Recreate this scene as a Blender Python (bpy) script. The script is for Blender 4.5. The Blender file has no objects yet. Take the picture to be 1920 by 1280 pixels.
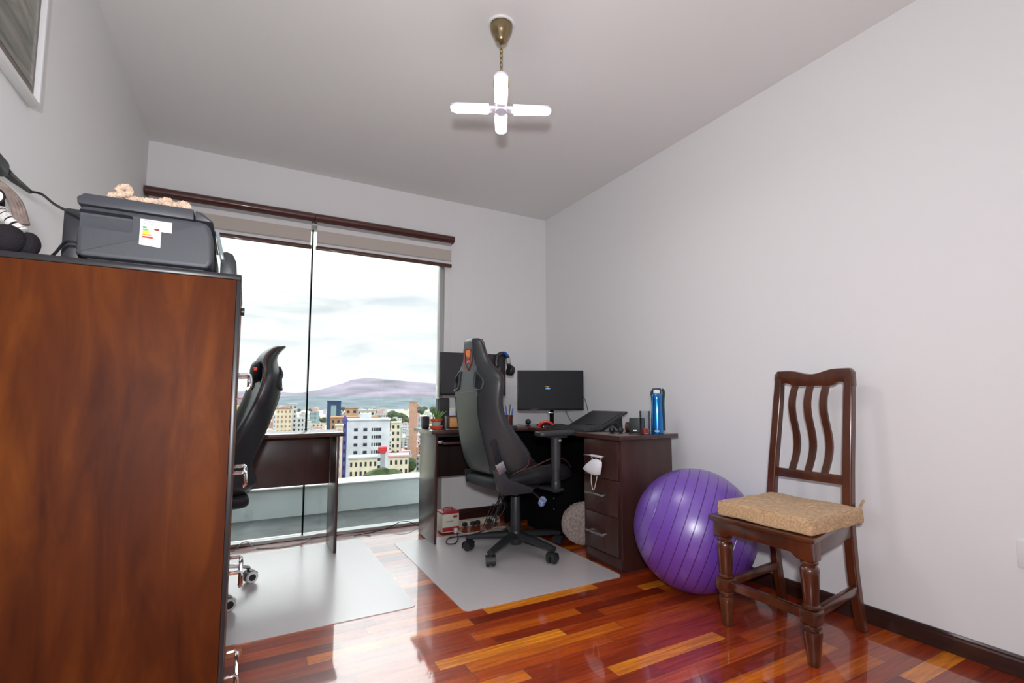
import bpy, bmesh, math, random
from mathutils import Vector, Matrix, Quaternion
random.seed(7)
PI = math.pi
SC = bpy.context.scene
COL = SC.collection

# ------------------------------------------------------------------ helpers
def V(*a): return Vector(a)

def setp(o, label=None, cat=None, group=None, kind=None):
    if label: o['label'] = label
    if cat: o['category'] = cat
    if group: o['group'] = group
    if kind: o['kind'] = kind
    return o

def thing(name, loc, rz=0.0, label=None, cat=None, group=None):
    o = bpy.data.objects.new(name, None)
    COL.objects.link(o)
    o.empty_display_size = 0.05
    o.location = loc
    o.rotation_euler = (0, 0, rz)
    return setp(o, label, cat, group)

class MB:
    """collects shapes; build() links them as ONE mesh object"""
    def __init__(self, M=None):
        self.bm = bmesh.new(); self.M = M or Matrix.Identity(4); self.mi = 0
    def _fin(self, vs, fs, M):
        T = self.M @ M
        for v in vs: v.co = T @ v.co
        for f in fs: f.material_index = self.mi
    def box(self, c, s, rot=None, bev=0.0, seg=2):
        b = bmesh.new(); bmesh.ops.create_cube(b, size=1.0)
        for v in b.verts: v.co = V(v.co.x*s[0], v.co.y*s[1], v.co.z*s[2])
        if bev > 0:
            bmesh.ops.bevel(b, geom=list(b.edges), offset=min(bev, min(s)*0.49), segments=seg, profile=0.5, affect='EDGES')
        M = Matrix.Translation(V(*c)) @ (rot if rot else Matrix.Identity(4))
        return self._merge(b, M)
    def bx(self, x0, x1, y0, y1, z0, z1, bev=0.0, seg=2):
        return self.box(((x0+x1)/2, (y0+y1)/2, (z0+z1)/2), (abs(x1-x0), abs(y1-y0), abs(z1-z0)), None, bev, seg)
    def _merge(self, b, M):
        me = bpy.data.meshes.new('t'); b.to_mesh(me); b.free()
        n0 = len(self.bm.verts); f0 = len(self.bm.faces)
        self.bm.from_mesh(me); bpy.data.meshes.remove(me)
        self.bm.verts.ensure_lookup_table(); self.bm.faces.ensure_lookup_table()
        self._fin(self.bm.verts[n0:], self.bm.faces[f0:], M)
        return self
    def lathe(self, prof, M=None, seg=24, cap=True, a0=0, a1=2*PI):
        """prof: list of (r, z)"""
        b = bmesh.new(); full = abs(a1-a0-2*PI) < 1e-6
        n = seg if full else seg+1
        rings = []
        for r, z in prof:
            rings.append([b.verts.new((r*math.cos(a0+(a1-a0)*i/seg), r*math.sin(a0+(a1-a0)*i/seg), z)) for i in range(n)])
        for k in range(len(rings)-1):
            for i in range(n if full else n-1):
                j = (i+1) % n
                b.faces.new((rings[k][i], rings[k][j], rings[k+1][j], rings[k+1][i]))
        if cap and full:
            if prof[0][0] > 1e-5: b.faces.new(rings[0][::-1])
            if prof[-1][0] > 1e-5: b.faces.new(rings[-1])
        bmesh.ops.remove_doubles(b, verts=b.verts, dist=1e-6)
        return self._merge(b, M or Matrix.Identity(4))
    def cyl(self, p0, p1, r0, r1=None, seg=20, bev=0.0):
        p0 = V(*p0); p1 = V(*p1); d = p1-p0; L = d.length; r1 = r0 if r1 is None else r1
        M = Matrix.Translation(p0) @ d.to_track_quat('Z', 'Y').to_matrix().to_4x4()
        if bev > 0:
            return self.lathe([(max(r0-bev, 1e-4), 0), (r0-bev*0.3, bev*0.3), (r0, bev), (r1, L-bev), (r1-bev*0.3, L-bev*0.3), (max(r1-bev, 1e-4), L)], M, seg)
        return self.lathe([(r0, 0), (r1, L)], M, seg)
    def sphere(self, c, r, sc=(1, 1, 1), rot=None, u=24, v=14):
        b = bmesh.new(); bmesh.ops.create_uvsphere(b, u_segments=u, v_segments=v, radius=r)
        M = Matrix.Translation(V(*c)) @ (rot or Matrix.Identity(4)) @ Matrix.Diagonal((sc[0], sc[1], sc[2], 1))
        return self._merge(b, M)
    def prism(self, poly, d0, d1, axis='Y', bev=0.0, M=None):
        """poly 2-D points; extruded along axis from d0 to d1. axis Y: (x,z); Z: (x,y); X: (y,z)"""
        b = bmesh.new()
        def P(p, d):
            if axis == 'Y': return (p[0], d, p[1])
            if axis == 'Z': return (p[0], p[1], d)
            return (d, p[0], p[1])
        A = [b.verts.new(P(p, d0)) for p in poly]; B = [b.verts.new(P(p, d1)) for p in poly]
        b.faces.new(A); b.faces.new(B[::-1])
        n = len(poly)
        for i in range(n): b.faces.new((A[i], B[i], B[(i+1) % n], A[(i+1) % n]))
        bmesh.ops.recalc_face_normals(b, faces=b.faces)
        if bev > 0: bmesh.ops.bevel(b, geom=list(b.edges), offset=bev, segments=2, profile=0.5, affect='EDGES')
        return self._merge(b, M or Matrix.Identity(4))
    def loft(self, rings, closed_ends=True):
        b = bmesh.new(); R = [[b.verts.new(p) for p in r] for r in rings]; n = len(R[0])
        for k in range(len(R)-1):
            for i in range(n):
                j = (i+1) % n
                b.faces.new((R[k][i], R[k][j], R[k+1][j], R[k+1][i]))
        if closed_ends: b.faces.new(R[0][::-1]); b.faces.new(R[-1])
        bmesh.ops.recalc_face_normals(b, faces=b.faces)
        return self._merge(b, Matrix.Identity(4))
    def tube(self, pts, r, seg=8, smooth=4, caps=True):
        P = spline(pts, smooth) if smooth > 1 else [V(*p) for p in pts]
        n = len(P); rr = r if callable(r) else (lambda t: r)
        up = V(0, 0, 1); rings = []
        t0 = (P[1]-P[0]).normalized()
        nx = t0.orthogonal().normalized()
        for i in range(n):
            t = (P[min(i+1, n-1)]-P[max(i-1, 0)]).normalized()
            nx = (nx - t*nx.dot(t))
            if nx.length < 1e-6: nx = t.orthogonal()
            nx.normalize(); ny = t.cross(nx); R = rr(i/(n-1))
            rings.append([P[i]+(nx*math.cos(2*PI*k/seg)+ny*math.sin(2*PI*k/seg))*R for k in range(seg)])
        return self.loft(rings, caps)
    def grid(self, fn, nu, nv):
        b = bmesh.new(); G = [[b.verts.new(fn(i/nu, j/nv)) for j in range(nv+1)] for i in range(nu+1)]
        for i in range(nu):
            for j in range(nv): b.faces.new((G[i][j], G[i+1][j], G[i+1][j+1], G[i][j+1]))
        return self._merge(b, Matrix.Identity(4))
    def build(self, name, mats, parent=None, smooth=True, angle=35, sub=0, **tags):
        me = bpy.data.meshes.new(name)
        self.bm.to_mesh(me); self.bm.free()
        for m in (mats if isinstance(mats, (list, tuple)) else [mats]): me.materials.append(m)
        if smooth:
            me.shade_smooth()
            try: me.set_sharp_from_angle(angle=math.radians(angle))
            except Exception: pass
        o = bpy.data.objects.new(name, me); COL.objects.link(o)
        if parent is not None: o.parent = parent
        if sub:
            md = o.modifiers.new('s', 'SUBSURF'); md.levels = sub; md.render_levels = sub
        return setp(o, **tags)

def spline(pts, k):
    P = [V(*p) for p in pts]; out = []
    for i in range(len(P)-1):
        p0 = P[max(i-1, 0)]; p1 = P[i]; p2 = P[i+1]; p3 = P[min(i+2, len(P)-1)]
        for s in range(k):
            t = s/k
            out.append(0.5*((2*p1)+(p2-p0)*t+(2*p0-5*p1+4*p2-p3)*t*t+(3*p1-p0-3*p2+p3)*t**3))
    out.append(P[-1]); return out

def rotz(a): return Matrix.Rotation(a, 4, 'Z')
def rotx(a): return Matrix.Rotation(a, 4, 'X')
def roty(a): return Matrix.Rotation(a, 4, 'Y')
def tr(*p): return Matrix.Translation(V(*p))

def boolean_cut(o, cutter):
    md = o.modifiers.new('b', 'BOOLEAN'); md.operation = 'DIFFERENCE'; md.object = cutter; md.solver = 'EXACT'
    dg = bpy.context.evaluated_depsgraph_get(); dg.update()
    me = bpy.data.meshes.new_from_object(o.evaluated_get(dg))
    o.modifiers.clear(); o.data = me
    cm = cutter.data; bpy.data.objects.remove(cutter); bpy.data.meshes.remove(cm)
    me.shade_smooth()
    try: me.set_sharp_from_angle(angle=math.radians(35))
    except Exception: pass

# ------------------------------------------------------------------ materials
def mat(name, col, rough=0.5, metal=0.0, spec=0.5, coat=0.0, noise=0.0, nscale=20.0, bump=0.0, bscale=60.0,
        emit=None, estr=0.0, sheen=0.0, stretch=(1, 1, 1), coat_rough=0.08):
    m = bpy.data.materials.new(name); m.use_nodes = True
    nt = m.node_tree; b = nt.nodes['Principled BSDF']
    b.inputs['Base Color'].default_value = (*col, 1); b.inputs['Roughness'].default_value = rough
    b.inputs['Metallic'].default_value = metal; b.inputs['Specular IOR Level'].default_value = spec
    b.inputs['Coat Weight'].default_value = coat; b.inputs['Coat Roughness'].default_value = coat_rough
    b.inputs['Sheen Weight'].default_value = sheen
    if emit:
        b.inputs['Emission Color'].default_value = (*emit, 1); b.inputs['Emission Strength'].default_value = estr
    tc = nt.nodes.new('ShaderNodeTexCoord'); mp = nt.nodes.new('ShaderNodeMapping')
    mp.inputs['Scale'].default_value = stretch
    nt.links.new(tc.outputs['Object'], mp.inputs['Vector'])
    if noise > 0:
        n = nt.nodes.new('ShaderNodeTexNoise'); n.inputs['Scale'].default_value = nscale; n.inputs['Detail'].default_value = 5
        nt.links.new(mp.outputs[0], n.inputs['Vector'])
        r = nt.nodes.new('ShaderNodeValToRGB')
        r.color_ramp.elements[0].position = 0.3; r.color_ramp.elements[1].position = 0.7
        r.color_ramp.elements[0].color = (*[c*(1-noise) for c in col], 1)
        r.color_ramp.elements[1].color = (*[min(1, c*(1+noise)) for c in col], 1)
        nt.links.new(n.outputs['Fac'], r.inputs['Fac']); nt.links.new(r.outputs[0], b.inputs['Base Color'])
    if bump > 0:
        n = nt.nodes.new('ShaderNodeTexNoise'); n.inputs['Scale'].default_value = bscale; n.inputs['Detail'].default_value = 3
        nt.links.new(mp.outputs[0], n.inputs['Vector'])
        bp = nt.nodes.new('ShaderNodeBump'); bp.inputs['Strength'].default_value = bump; bp.inputs['Distance'].default_value = 0.004
        nt.links.new(n.outputs['Fac'], bp.inputs['Height']); nt.links.new(bp.outputs[0], b.inputs['Normal'])
    return m

def N(nt, t, **kw):
    n = nt.nodes.new(t)
    for k, v in kw.items(): setattr(n, k, v)
    return n

def math_node(nt, op, a, b=None, c=None):
    n = nt.nodes.new('ShaderNodeMath'); n.operation = op
    for i, x in enumerate((a, b, c)):
        if x is None: continue
        if isinstance(x, (int, float)): n.inputs[i].default_value = x
        else: nt.links.new(x, n.inputs[i])
    return n.outputs[0]

def ramp(nt, fac, stops, interp='LINEAR'):
    r = nt.nodes.new('ShaderNodeValToRGB'); cr = r.color_ramp; cr.interpolation = interp
    while len(cr.elements) < len(stops): cr.elements.new(0.5)
    for e, (p, c) in zip(cr.elements, stops): e.position = p; e.color = (*c, 1)
    nt.links.new(fac, r.inputs['Fac']); return r.outputs[0]

def wood_floor():
    m = bpy.data.materials.new('floor_wood'); m.use_nodes = True; nt = m.node_tree; b = nt.nodes['Principled BSDF']
    L = nt.links
    tc = N(nt, 'ShaderNodeTexCoord'); sp = N(nt, 'ShaderNodeSeparateXYZ'); L.new(tc.outputs['Object'], sp.inputs[0])
    W = 0.068
    yv = math_node(nt, 'DIVIDE', sp.outputs['Y'], W); row = math_node(nt, 'FLOOR', yv); fy = math_node(nt, 'FRACT', yv)
    wn = N(nt, 'ShaderNodeTexWhiteNoise', noise_dimensions='1D'); L.new(row, wn.inputs['W'])
    ln = math_node(nt, 'MULTIPLY_ADD', wn.outputs['Value'], 0.30, 0.45)
    sh = math_node(nt, 'MULTIPLY', wn.outputs['Value'], 37.7)
    xv = math_node(nt, 'ADD', math_node(nt, 'DIVIDE', sp.outputs['X'], ln), sh)
    colm = math_node(nt, 'FLOOR', xv); fx = math_node(nt, 'FRACT', xv)
    cb = N(nt, 'ShaderNodeCombineXYZ'); L.new(row, cb.inputs[0]); L.new(colm, cb.inputs[1])
    w2 = N(nt, 'ShaderNodeTexWhiteNoise', noise_dimensions='3D'); L.new(cb.outputs[0], w2.inputs['Vector'])
    base = ramp(nt, w2.outputs['Value'], [(0.0, (0.17, 0.014, 0.003)), (0.25, (0.27, 0.027, 0.003)), (0.55, (0.38, 0.045, 0.004)),
                                          (0.80, (0.48, 0.075, 0.005)), (0.93, (0.64, 0.15, 0.008)), (1.0, (0.78, 0.25, 0.015))])
    # grain
    mp = N(nt, 'ShaderNodeMapping'); mp.inputs['Scale'].default_value = (1.6, 26, 1); L.new(tc.outputs['Object'], mp.inputs['Vector'])
    va = N(nt, 'ShaderNodeVectorMath', operation='ADD'); L.new(mp.outputs[0], va.inputs[0])
    vs = N(nt, 'ShaderNodeVectorMath', operation='SCALE'); L.new(w2.outputs['Color'], vs.inputs[0]); vs.inputs['Scale'].default_value = 40
    L.new(vs.outputs[0], va.inputs[1])
    n1 = N(nt, 'ShaderNodeTexNoise'); n1.inputs['Scale'].default_value = 3.2; n1.inputs['Detail'].default_value = 8; n1.inputs['Roughness'].default_value = 0.62
    L.new(va.outputs[0], n1.inputs['Vector'])
    g = ramp(nt, n1.outputs['Fac'], [(0.28, (0.42, 0.34, 0.32)), (0.5, (0.95, 0.92, 0.9)), (0.72, (1.45, 1.65, 1.7))])
    mx = N(nt, 'ShaderNodeMix', data_type='RGBA', blend_type='MULTIPLY'); mx.inputs[0].default_value = 0.9
    L.new(base, mx.inputs[6]); L.new(g, mx.inputs[7])
    # joints
    e1 = math_node(nt, 'LESS_THAN', math_node(nt, 'ABSOLUTE', math_node(nt, 'SUBTRACT', fy, 0.5)), 0.488)
    e2 = math_node(nt, 'LESS_THAN', math_node(nt, 'ABSOLUTE', math_node(nt, 'SUBTRACT', fx, 0.5)), 0.4975)
    ee = math_node(nt, 'MULTIPLY', e1, e2)
    mj = N(nt, 'ShaderNodeMix', data_type='RGBA'); L.new(ee, mj.inputs[0]); mj.inputs[6].default_value = (0.16, 0.05, 0.025, 1); L.new(mx.outputs[2], mj.inputs[7])
    L.new(mj.outputs[2], b.inputs['Base Color'])
    n2 = N(nt, 'ShaderNodeTexNoise'); n2.inputs['Scale'].default_value = 2.2; L.new(tc.outputs['Object'], n2.inputs['Vector'])
    hgt = math_node(nt, 'MULTIPLY_ADD', n2.outputs['Fac'], 0.55, math_node(nt, 'MULTIPLY', ee, 0.12))
    n3 = N(nt, 'ShaderNodeTexNoise'); n3.inputs['Scale'].default_value = 45; L.new(tc.outputs['Object'], n3.inputs['Vector'])
    hgt = math_node(nt, 'MULTIPLY_ADD', n3.outputs['Fac'], 0.03, hgt)
    bp = N(nt, 'ShaderNodeBump'); bp.inputs['Strength'].default_value = 0.35; bp.inputs['Distance'].default_value = 0.004
    L.new(hgt, bp.inputs['Height']); L.new(bp.outputs[0], b.inputs['Coat Normal'])
    b.inputs['Roughness'].default_value = 0.35
    b.inputs['Specular IOR Level'].default_value = 0.3
    b.inputs['Coat Weight'].default_value = 1.0; b.inputs['Coat Roughness'].default_value = 0.045; b.inputs['Coat IOR'].default_value = 1.6
    return m

def wood(name, c0, c1, c2, rough=0.35, coat=0.3, scale=(9, 9, 0.9), axis=None, coat_rough=0.15, nscale=2.2):
    m = bpy.data.materials.new(name); m.use_nodes = True; nt = m.node_tree; b = nt.nodes['Principled BSDF']; L = nt.links
    tc = N(nt, 'ShaderNodeTexCoord'); mp = N(nt, 'ShaderNodeMapping'); mp.inputs['Scale'].default_value = scale
    L.new(tc.outputs['Object'], mp.inputs['Vector'])
    n0 = N(nt, 'ShaderNodeTexNoise'); n0.inputs['Scale'].default_value = nscale*0.35; n0.inputs['Detail'].default_value = 2
    L.new(mp.outputs[0], n0.inputs['Vector'])
    wv = N(nt, 'ShaderNodeTexNoise'); wv.inputs['Scale'].default_value = nscale; wv.inputs['Detail'].default_value = 9; wv.inputs['Roughness'].default_value = 0.6
    wv.inputs['Distortion'].default_value = 0.6
    L.new(mp.outputs[0], wv.inputs['Vector'])
    f = math_node(nt, 'ADD', math_node(nt, 'MULTIPLY', wv.outputs['Fac'], 0.6), math_node(nt, 'MULTIPLY', n0.outputs['Fac'], 0.4))
    c = ramp(nt, f, [(0.36, c0), (0.5, c1), (0.64, c2)])
    L.new(c, b.inputs['Base Color'])
    b.inputs['Roughness'].default_value = rough; b.inputs['Coat Weight'].default_value = coat; b.inputs['Coat Roughness'].default_value = coat_rough
    if coat == 0: b.inputs['Specular IOR Level'].default_value = 0.18
    return m

def glass_mat(name, tint=(0.93, 0.97, 0.96), refl=1.0, rough=0.0):
    m = bpy.data.materials.new(name); m.use_nodes = True; nt = m.node_tree; L = nt.links
    nt.nodes.remove(nt.nodes['Principled BSDF']); out = nt.nodes['Material Output']
    t = N(nt, 'ShaderNodeBsdfTransparent'); t.inputs[0].default_value = (*tint, 1)
    g = N(nt, 'ShaderNodeBsdfGlossy'); g.inputs['Roughness'].default_value = rough
    fr = N(nt, 'ShaderNodeFresnel'); fr.inputs[0].default_value = 1.45
    f = math_node(nt, 'MULTIPLY', fr.outputs[0], refl)
    mx = N(nt, 'ShaderNodeMixShader'); L.new(f, mx.inputs[0]); L.new(t.outputs[0], mx.inputs[1]); L.new(g.outputs[0], mx.inputs[2])
    L.new(mx.outputs[0], out.inputs[0]); return m

def mat_plastic_sheet():
    m = bpy.data.materials.new('frosted_mat'); m.use_nodes = True; nt = m.node_tree; L = nt.links
    b = nt.nodes['Principled BSDF']; out = nt.nodes['Material Output']
    b.inputs['Base Color'].default_value = (0.95, 0.93, 0.935, 1); b.inputs['Roughness'].default_value = 0.38
    b.inputs['Specular IOR Level'].default_value = 0.9
    b.inputs['Coat Weight'].default_value = 1.0; b.inputs['Coat Roughness'].default_value = 0.24; b.inputs['Coat IOR'].default_value = 1.95
    n = N(nt, 'ShaderNodeTexNoise'); n.inputs['Scale'].default_value = 160; n.inputs['Detail'].default_value = 2
    tc = N(nt, 'ShaderNodeTexCoord'); L.new(tc.outputs['Object'], n.inputs['Vector'])
    bp = N(nt, 'ShaderNodeBump'); bp.inputs['Strength'].default_value = 0.5; bp.inputs['Distance'].default_value = 0.002
    L.new(n.outputs['Fac'], bp.inputs['Height']); L.new(bp.outputs[0], b.inputs['Normal'])
    t = N(nt, 'ShaderNodeBsdfTransparent'); t.inputs[0].default_value = (0.92, 0.92, 0.93, 1)
    mx = N(nt, 'ShaderNodeMixShader'); mx.inputs[0].default_value = 0.52
    L.new(t.outputs[0], mx.inputs[1]); L.new(b.outputs[0], mx.inputs[2]); L.new(mx.outputs[0], out.inputs[0])
    return m

M = {}
M['wall'] = mat('wall_paint', (0.80, 0.80, 0.805), 0.62, spec=0.25, bump=0.05, bscale=90)
M['ceil'] = mat('ceiling_paint', (0.80, 0.80, 0.795), 0.7, spec=0.2)
M['floor'] = wood_floor()
M['base'] = wood('baseboard_wood', (0.022, 0.008, 0.006), (0.034, 0.012, 0.009), (0.05, 0.018, 0.012), 0.35, 0.4, (2, 2, 14))
M['cabinet'] = wood('cabinet_veneer', (0.048, 0.008, 0.001), (0.095, 0.020, 0.002), (0.16, 0.041, 0.004), 0.6, 0.0, (5.5, 5.5, 1.0))
M['edge'] = mat('black_edge', (0.02, 0.018, 0.02), 0.35)
M['desk'] = wood('desk_laminate', (0.032, 0.012, 0.010), (0.046, 0.016, 0.013), (0.062, 0.022, 0.017), 0.36, 0.25, (10, 10, 1.2))
M['desktop'] = wood('desktop_laminate', (0.040, 0.017, 0.014), (0.055, 0.022, 0.018), (0.07, 0.030, 0.024), 0.25, 0.5, (10, 1.2, 10))
M['deskshaded'] = wood('desk_laminate_shaded', (0.012, 0.006, 0.005), (0.018, 0.009, 0.007), (0.024, 0.011, 0.009), 0.5, 0.0, (10, 10, 1.2))  # desk laminate darkened: shade below the desktop is put into its colour
M['blackshade'] = mat('black_and_shade', (0.004, 0.0035, 0.0035), 0.8, spec=0.1)  # near-black: under-desk shade put into the colour; also the black monitor neck
M['chairwood'] = wood('chair_wood', (0.040, 0.009, 0.003), (0.075, 0.017, 0.005), (0.115, 0.028, 0.008), 0.3, 0.6, (7, 7, 1.5))
M['brownpl'] = mat('blind_cassette', (0.075, 0.020, 0.014), 0.35, coat=0.2)
M['fabric_beige'] = mat('blind_beige', (0.52, 0.47, 0.42), 0.8)
M['fabric_white'] = mat('blind_white', (0.72, 0.72, 0.72), 0.8)
M['fabric_grey'] = mat('blind_grey', (0.36, 0.35, 0.35), 0.8)
M['alu'] = mat('aluminium', (0.42, 0.43, 0.42), 0.4, 0.6)
M['whitepl'] = mat('white_plastic', (0.78, 0.78, 0.78), 0.4)
M['glass'] = glass_mat('window_glass', (0.955, 0.985, 0.975))
M['glassedge'] = mat('glass_edge', (0.006, 0.012, 0.010), 0.9, spec=0.0)
M['tumbler'] = glass_mat('tumbler_glass', (0.93, 0.95, 0.97), 0.9)
M['redliq'] = mat('red_candle', (0.45, 0.01, 0.01), 0.3, coat=0.4)
M['mat'] = mat_plastic_sheet()
M['leather'] = mat('black_leather', (0.022, 0.026, 0.030), 0.40, spec=0.55, bump=0.12, bscale=220, coat=0.12, coat_rough=0.35)
M['leather2'] = mat('matte_leather', (0.012, 0.012, 0.015), 0.55, spec=0.4, bump=0.15, bscale=260)
M['trim'] = mat('red_brown_piping', (0.085, 0.026, 0.020), 0.5)
M['orange'] = mat('orange_thread', (0.95, 0.22, 0.01), 0.5)
M['redthread'] = mat('dull_red_thread', (0.30, 0.06, 0.04), 0.5)
M['blackpl'] = mat('black_plastic', (0.018, 0.019, 0.021), 0.42)
M['darkpl'] = mat('dark_grey_plastic', (0.030, 0.032, 0.036), 0.45)
M['steelgrey'] = mat('dark_metal', (0.028, 0.031, 0.034), 0.38, 0.2)
M['silver'] = mat('brushed_silver', (0.55, 0.55, 0.56), 0.3, 0.9)
M['chrome'] = mat('chrome', (0.85, 0.85, 0.86), 0.08, 1.0)
M['screen'] = mat('screen_black', (0.012, 0.013, 0.017), 0.5, spec=0.25)
M['screen2'] = mat('screen_matt', (0.030, 0.030, 0.033), 0.5)
M['printer'] = mat('printer_plastic', (0.055, 0.058, 0.070), 0.48, bump=0.05, bscale=300)
M['printerdark'] = mat('printer_tray_dark', (0.03, 0.032, 0.038), 0.45)
M['panelglass'] = mat('printer_panel', (0.25, 0.30, 0.31), 0.15, coat=0.6)
M['paper'] = mat('paper_white', (0.85, 0.85, 0.84), 0.6)
M['inkgrey'] = mat('ink_grey', (0.35, 0.35, 0.37), 0.6)
M['bronze'] = mat('antique_bronze', (0.30, 0.235, 0.13), 0.28, 0.9)
M['brass'] = mat('brass', (0.72, 0.50, 0.16), 0.25, 0.9)
M['lampw'] = mat('lamp_white', (0.80, 0.78, 0.90), 0.4)
M['led'] = mat('led_panel', (0.9, 0.9, 0.9), 0.5, emit=(0.98, 0.96, 1.0), estr=36.0)
M['rope'] = mat('cotton_rope', (0.72, 0.54, 0.40), 0.9, noise=0.25, nscale=90, bump=0.5, bscale=300)
M['straw'] = mat('tan_towelling', (0.56, 0.365, 0.20), 0.95, noise=0.28, nscale=110, bump=1.0, bscale=260, sheen=0.1, stretch=(0.45, 1, 1))
M['purple'] = None
M['yarnblack'] = mat('black_yarn', (0.012, 0.010, 0.014), 0.9, bump=1.0, bscale=120)
M['yarnwhite'] = mat('white_yarn', (0.80, 0.78, 0.75), 0.9, bump=0.8, bscale=150)
M['yarngrey'] = mat('taupe_yarn', (0.23, 0.18, 0.155), 0.9, noise=0.3, nscale=60, bump=0.8, bscale=120)
M['terracotta'] = mat('terracotta', (0.62, 0.085, 0.035), 0.5)
M['potgrey'] = mat('painted_band', (0.34, 0.42, 0.36), 0.5)
M['leaf'] = mat('succulent_leaf', (0.10, 0.24, 0.04), 0.45, noise=0.5, nscale=30)
M['leafdark'] = mat('dark_stem', (0.06, 0.07, 0.04), 0.6)
M['soil'] = mat('soil', (0.04, 0.025, 0.015), 0.95)
M['boxwood'] = mat('light_wood', (0.62, 0.30, 0.11), 0.5, noise=0.15, nscale=12, stretch=(1, 1, 8))
M['darkwood'] = mat('dark_wood', (0.055, 0.018, 0.012), 0.4)
M['card'] = mat('card_pale', (0.62, 0.72, 0.60), 0.6)
M['cardblue'] = mat('card_blue', (0.62, 0.62, 0.85), 0.6)
M['bluemetal'] = mat('blue_bottle_metal', (0.015, 0.22, 0.62), 0.2, 0.75, coat=0.6)
M['tealpl'] = mat('dark_teal_plastic', (0.020, 0.055, 0.075), 0.35)
M['blue'] = mat('blue_plastic', (0.01, 0.09, 0.55), 0.35)
M['redpl'] = mat('red_plastic', (0.85, 0.03, 0.015), 0.35)
M['mouseblack'] = mat('glossy_black', (0.010, 0.011, 0.014), 0.32)
M['maskw'] = mat('mask_fabric', (0.80, 0.82, 0.86), 0.85, bump=0.3, bscale=200)
M['elastic'] = mat('elastic_cream', (0.78, 0.68, 0.60), 0.8)
M['fluff'] = mat('shaggy_beige', (0.32, 0.26, 0.23), 0.95, noise=0.35, nscale=70, bump=1.0, bscale=90, sheen=0.4)
M['regcream'] = mat('regulator_cream', (0.70, 0.66, 0.56), 0.5)
M['regred'] = mat('regulator_red', (0.42, 0.02, 0.03), 0.4)
M['strip'] = mat('power_strip_cream', (0.58, 0.50, 0.40), 0.5)
M['cordw'] = mat('grey_cord', (0.50, 0.48, 0.47), 0.5)
M['cordb'] = mat('black_cord', (0.015, 0.015, 0.018), 0.5)
M['concrete'] = mat('balcony_concrete', (0.035, 0.042, 0.042), 0.7, noise=0.35, nscale=5, spec=0.2)
M['parapet'] = mat('parapet_paint', (0.42, 0.47, 0.47), 0.6, noise=0.05, nscale=4)
M['parapettop'] = mat('parapet_cap', (0.50, 0.52, 0.50), 0.6)

def ball_mat():
    m = bpy.data.materials.new('purple_vinyl'); m.use_nodes = True; nt = m.node_tree; b = nt.nodes['Principled BSDF']; L = nt.links
    tc = N(nt, 'ShaderNodeTexCoord'); sp = N(nt, 'ShaderNodeSeparateXYZ'); L.new(tc.outputs['Object'], sp.inputs[0])
    f = math_node(nt, 'FRACT', math_node(nt, 'MULTIPLY', sp.outputs['X'], 22.0))
    d = math_node(nt, 'ABSOLUTE', math_node(nt, 'SUBTRACT', f, 0.5))
    line = math_node(nt, 'LESS_THAN', d, 0.04)
    mx = N(nt, 'ShaderNodeMix', data_type='RGBA'); L.new(line, mx.inputs[0])
    mx.inputs[6].default_value = (0.150, 0.050, 0.42, 1); mx.inputs[7].default_value = (0.085, 0.02, 0.25, 1)
    L.new(mx.outputs[2], b.inputs['Base Color'])
    b.inputs['Roughness'].default_value = 0.36; b.inputs['Specular IOR Level'].default_value = 1.0
    b.inputs['Coat Weight'].default_value = 0.7; b.inputs['Coat Roughness'].default_value = 0.32
    bp = N(nt, 'ShaderNodeBump'); bp.inputs['Strength'].default_value = 0.8; bp.inputs['Distance'].default_value = 0.004
    rr = N(nt, 'ShaderNodeMapRange'); L.new(d, rr.inputs[0]); rr.inputs[1].default_value = 0.0; rr.inputs[2].default_value = 0.06
    L.new(rr.outputs[0], bp.inputs['Height']); L.new(bp.outputs[0], b.inputs['Normal'])
    return m
M['purple'] = ball_mat()

# ------------------------------------------------------------------ room constants
XL, XR, YB, YF, ZC = -0.592, 2.344, 3.854, -1.15, 2.586
WX1, WZ1 = 1.405, 2.20       # window opening: from left wall to WX1, floor to WZ1

def struct(mb, name, m, smooth=False, parent=None, **k):
    o = mb.build(name, m, parent, smooth=smooth, **k)
    if parent is None: o['kind'] = 'structure'
    return o

b = MB(); b.bx(XL-0.15, XR+0.15, YF-0.15, YB+0.02, -0.12, 0.0); struct(b, 'floor', M['floor'])
b = MB(); b.bx(XL-0.15, XR+0.15, YF-0.15, YB+0.15, ZC, ZC+0.15); struct(b, 'ceiling', M['ceil'])
b = MB(); b.bx(XL-0.15, XL, YF, YB+0.15, 0, ZC); struct(b, 'wall_left', M['wall'])
b = MB(); b.bx(XR, XR+0.15, YF, YB+0.15, 0, ZC); struct(b, 'wall_right', M['wall'])
b = MB(); b.bx(XL-0.15, XR+0.15, YF-0.15, YF, 0, ZC); struct(b, 'wall_front', M['wall'])
b = MB(); b.bx(WX1, XR, YB, YB+0.15, 0, ZC); b.bx(XL, WX1, YB, YB+0.15, WZ1, ZC); struct(b, 'wall_back', M['wall'])

def baseboard(name, pts, nrm):
    """stepped profile board between two points"""
    (x0, y0), (x1, y1) = pts; b = MB()
    prof = [(0, 0), (0.016, 0), (0.016, 0.052), (0.012, 0.058), (0.012, 0.064), (0.007, 0.070), (0, 0.070)]
    rings = []
    for (x, y) in pts:
        rings.append([V(x+nrm[0]*d, y+nrm[1]*d, z+0.001) for d, z in prof])
    b.loft(rings); return struct(b, name, M['base'], smooth=False)
baseboard('baseboard_right', [(XR, YF+0.02), (XR, YB-0.017)], (-1, 0))
baseboard('baseboard_back', [(WX1+0.02, YB), (XR, YB)], (0, -1))
baseboard('baseboard_left', [(XL, YF+0.02), (XL, YB-0.04)], (1, 0))

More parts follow.
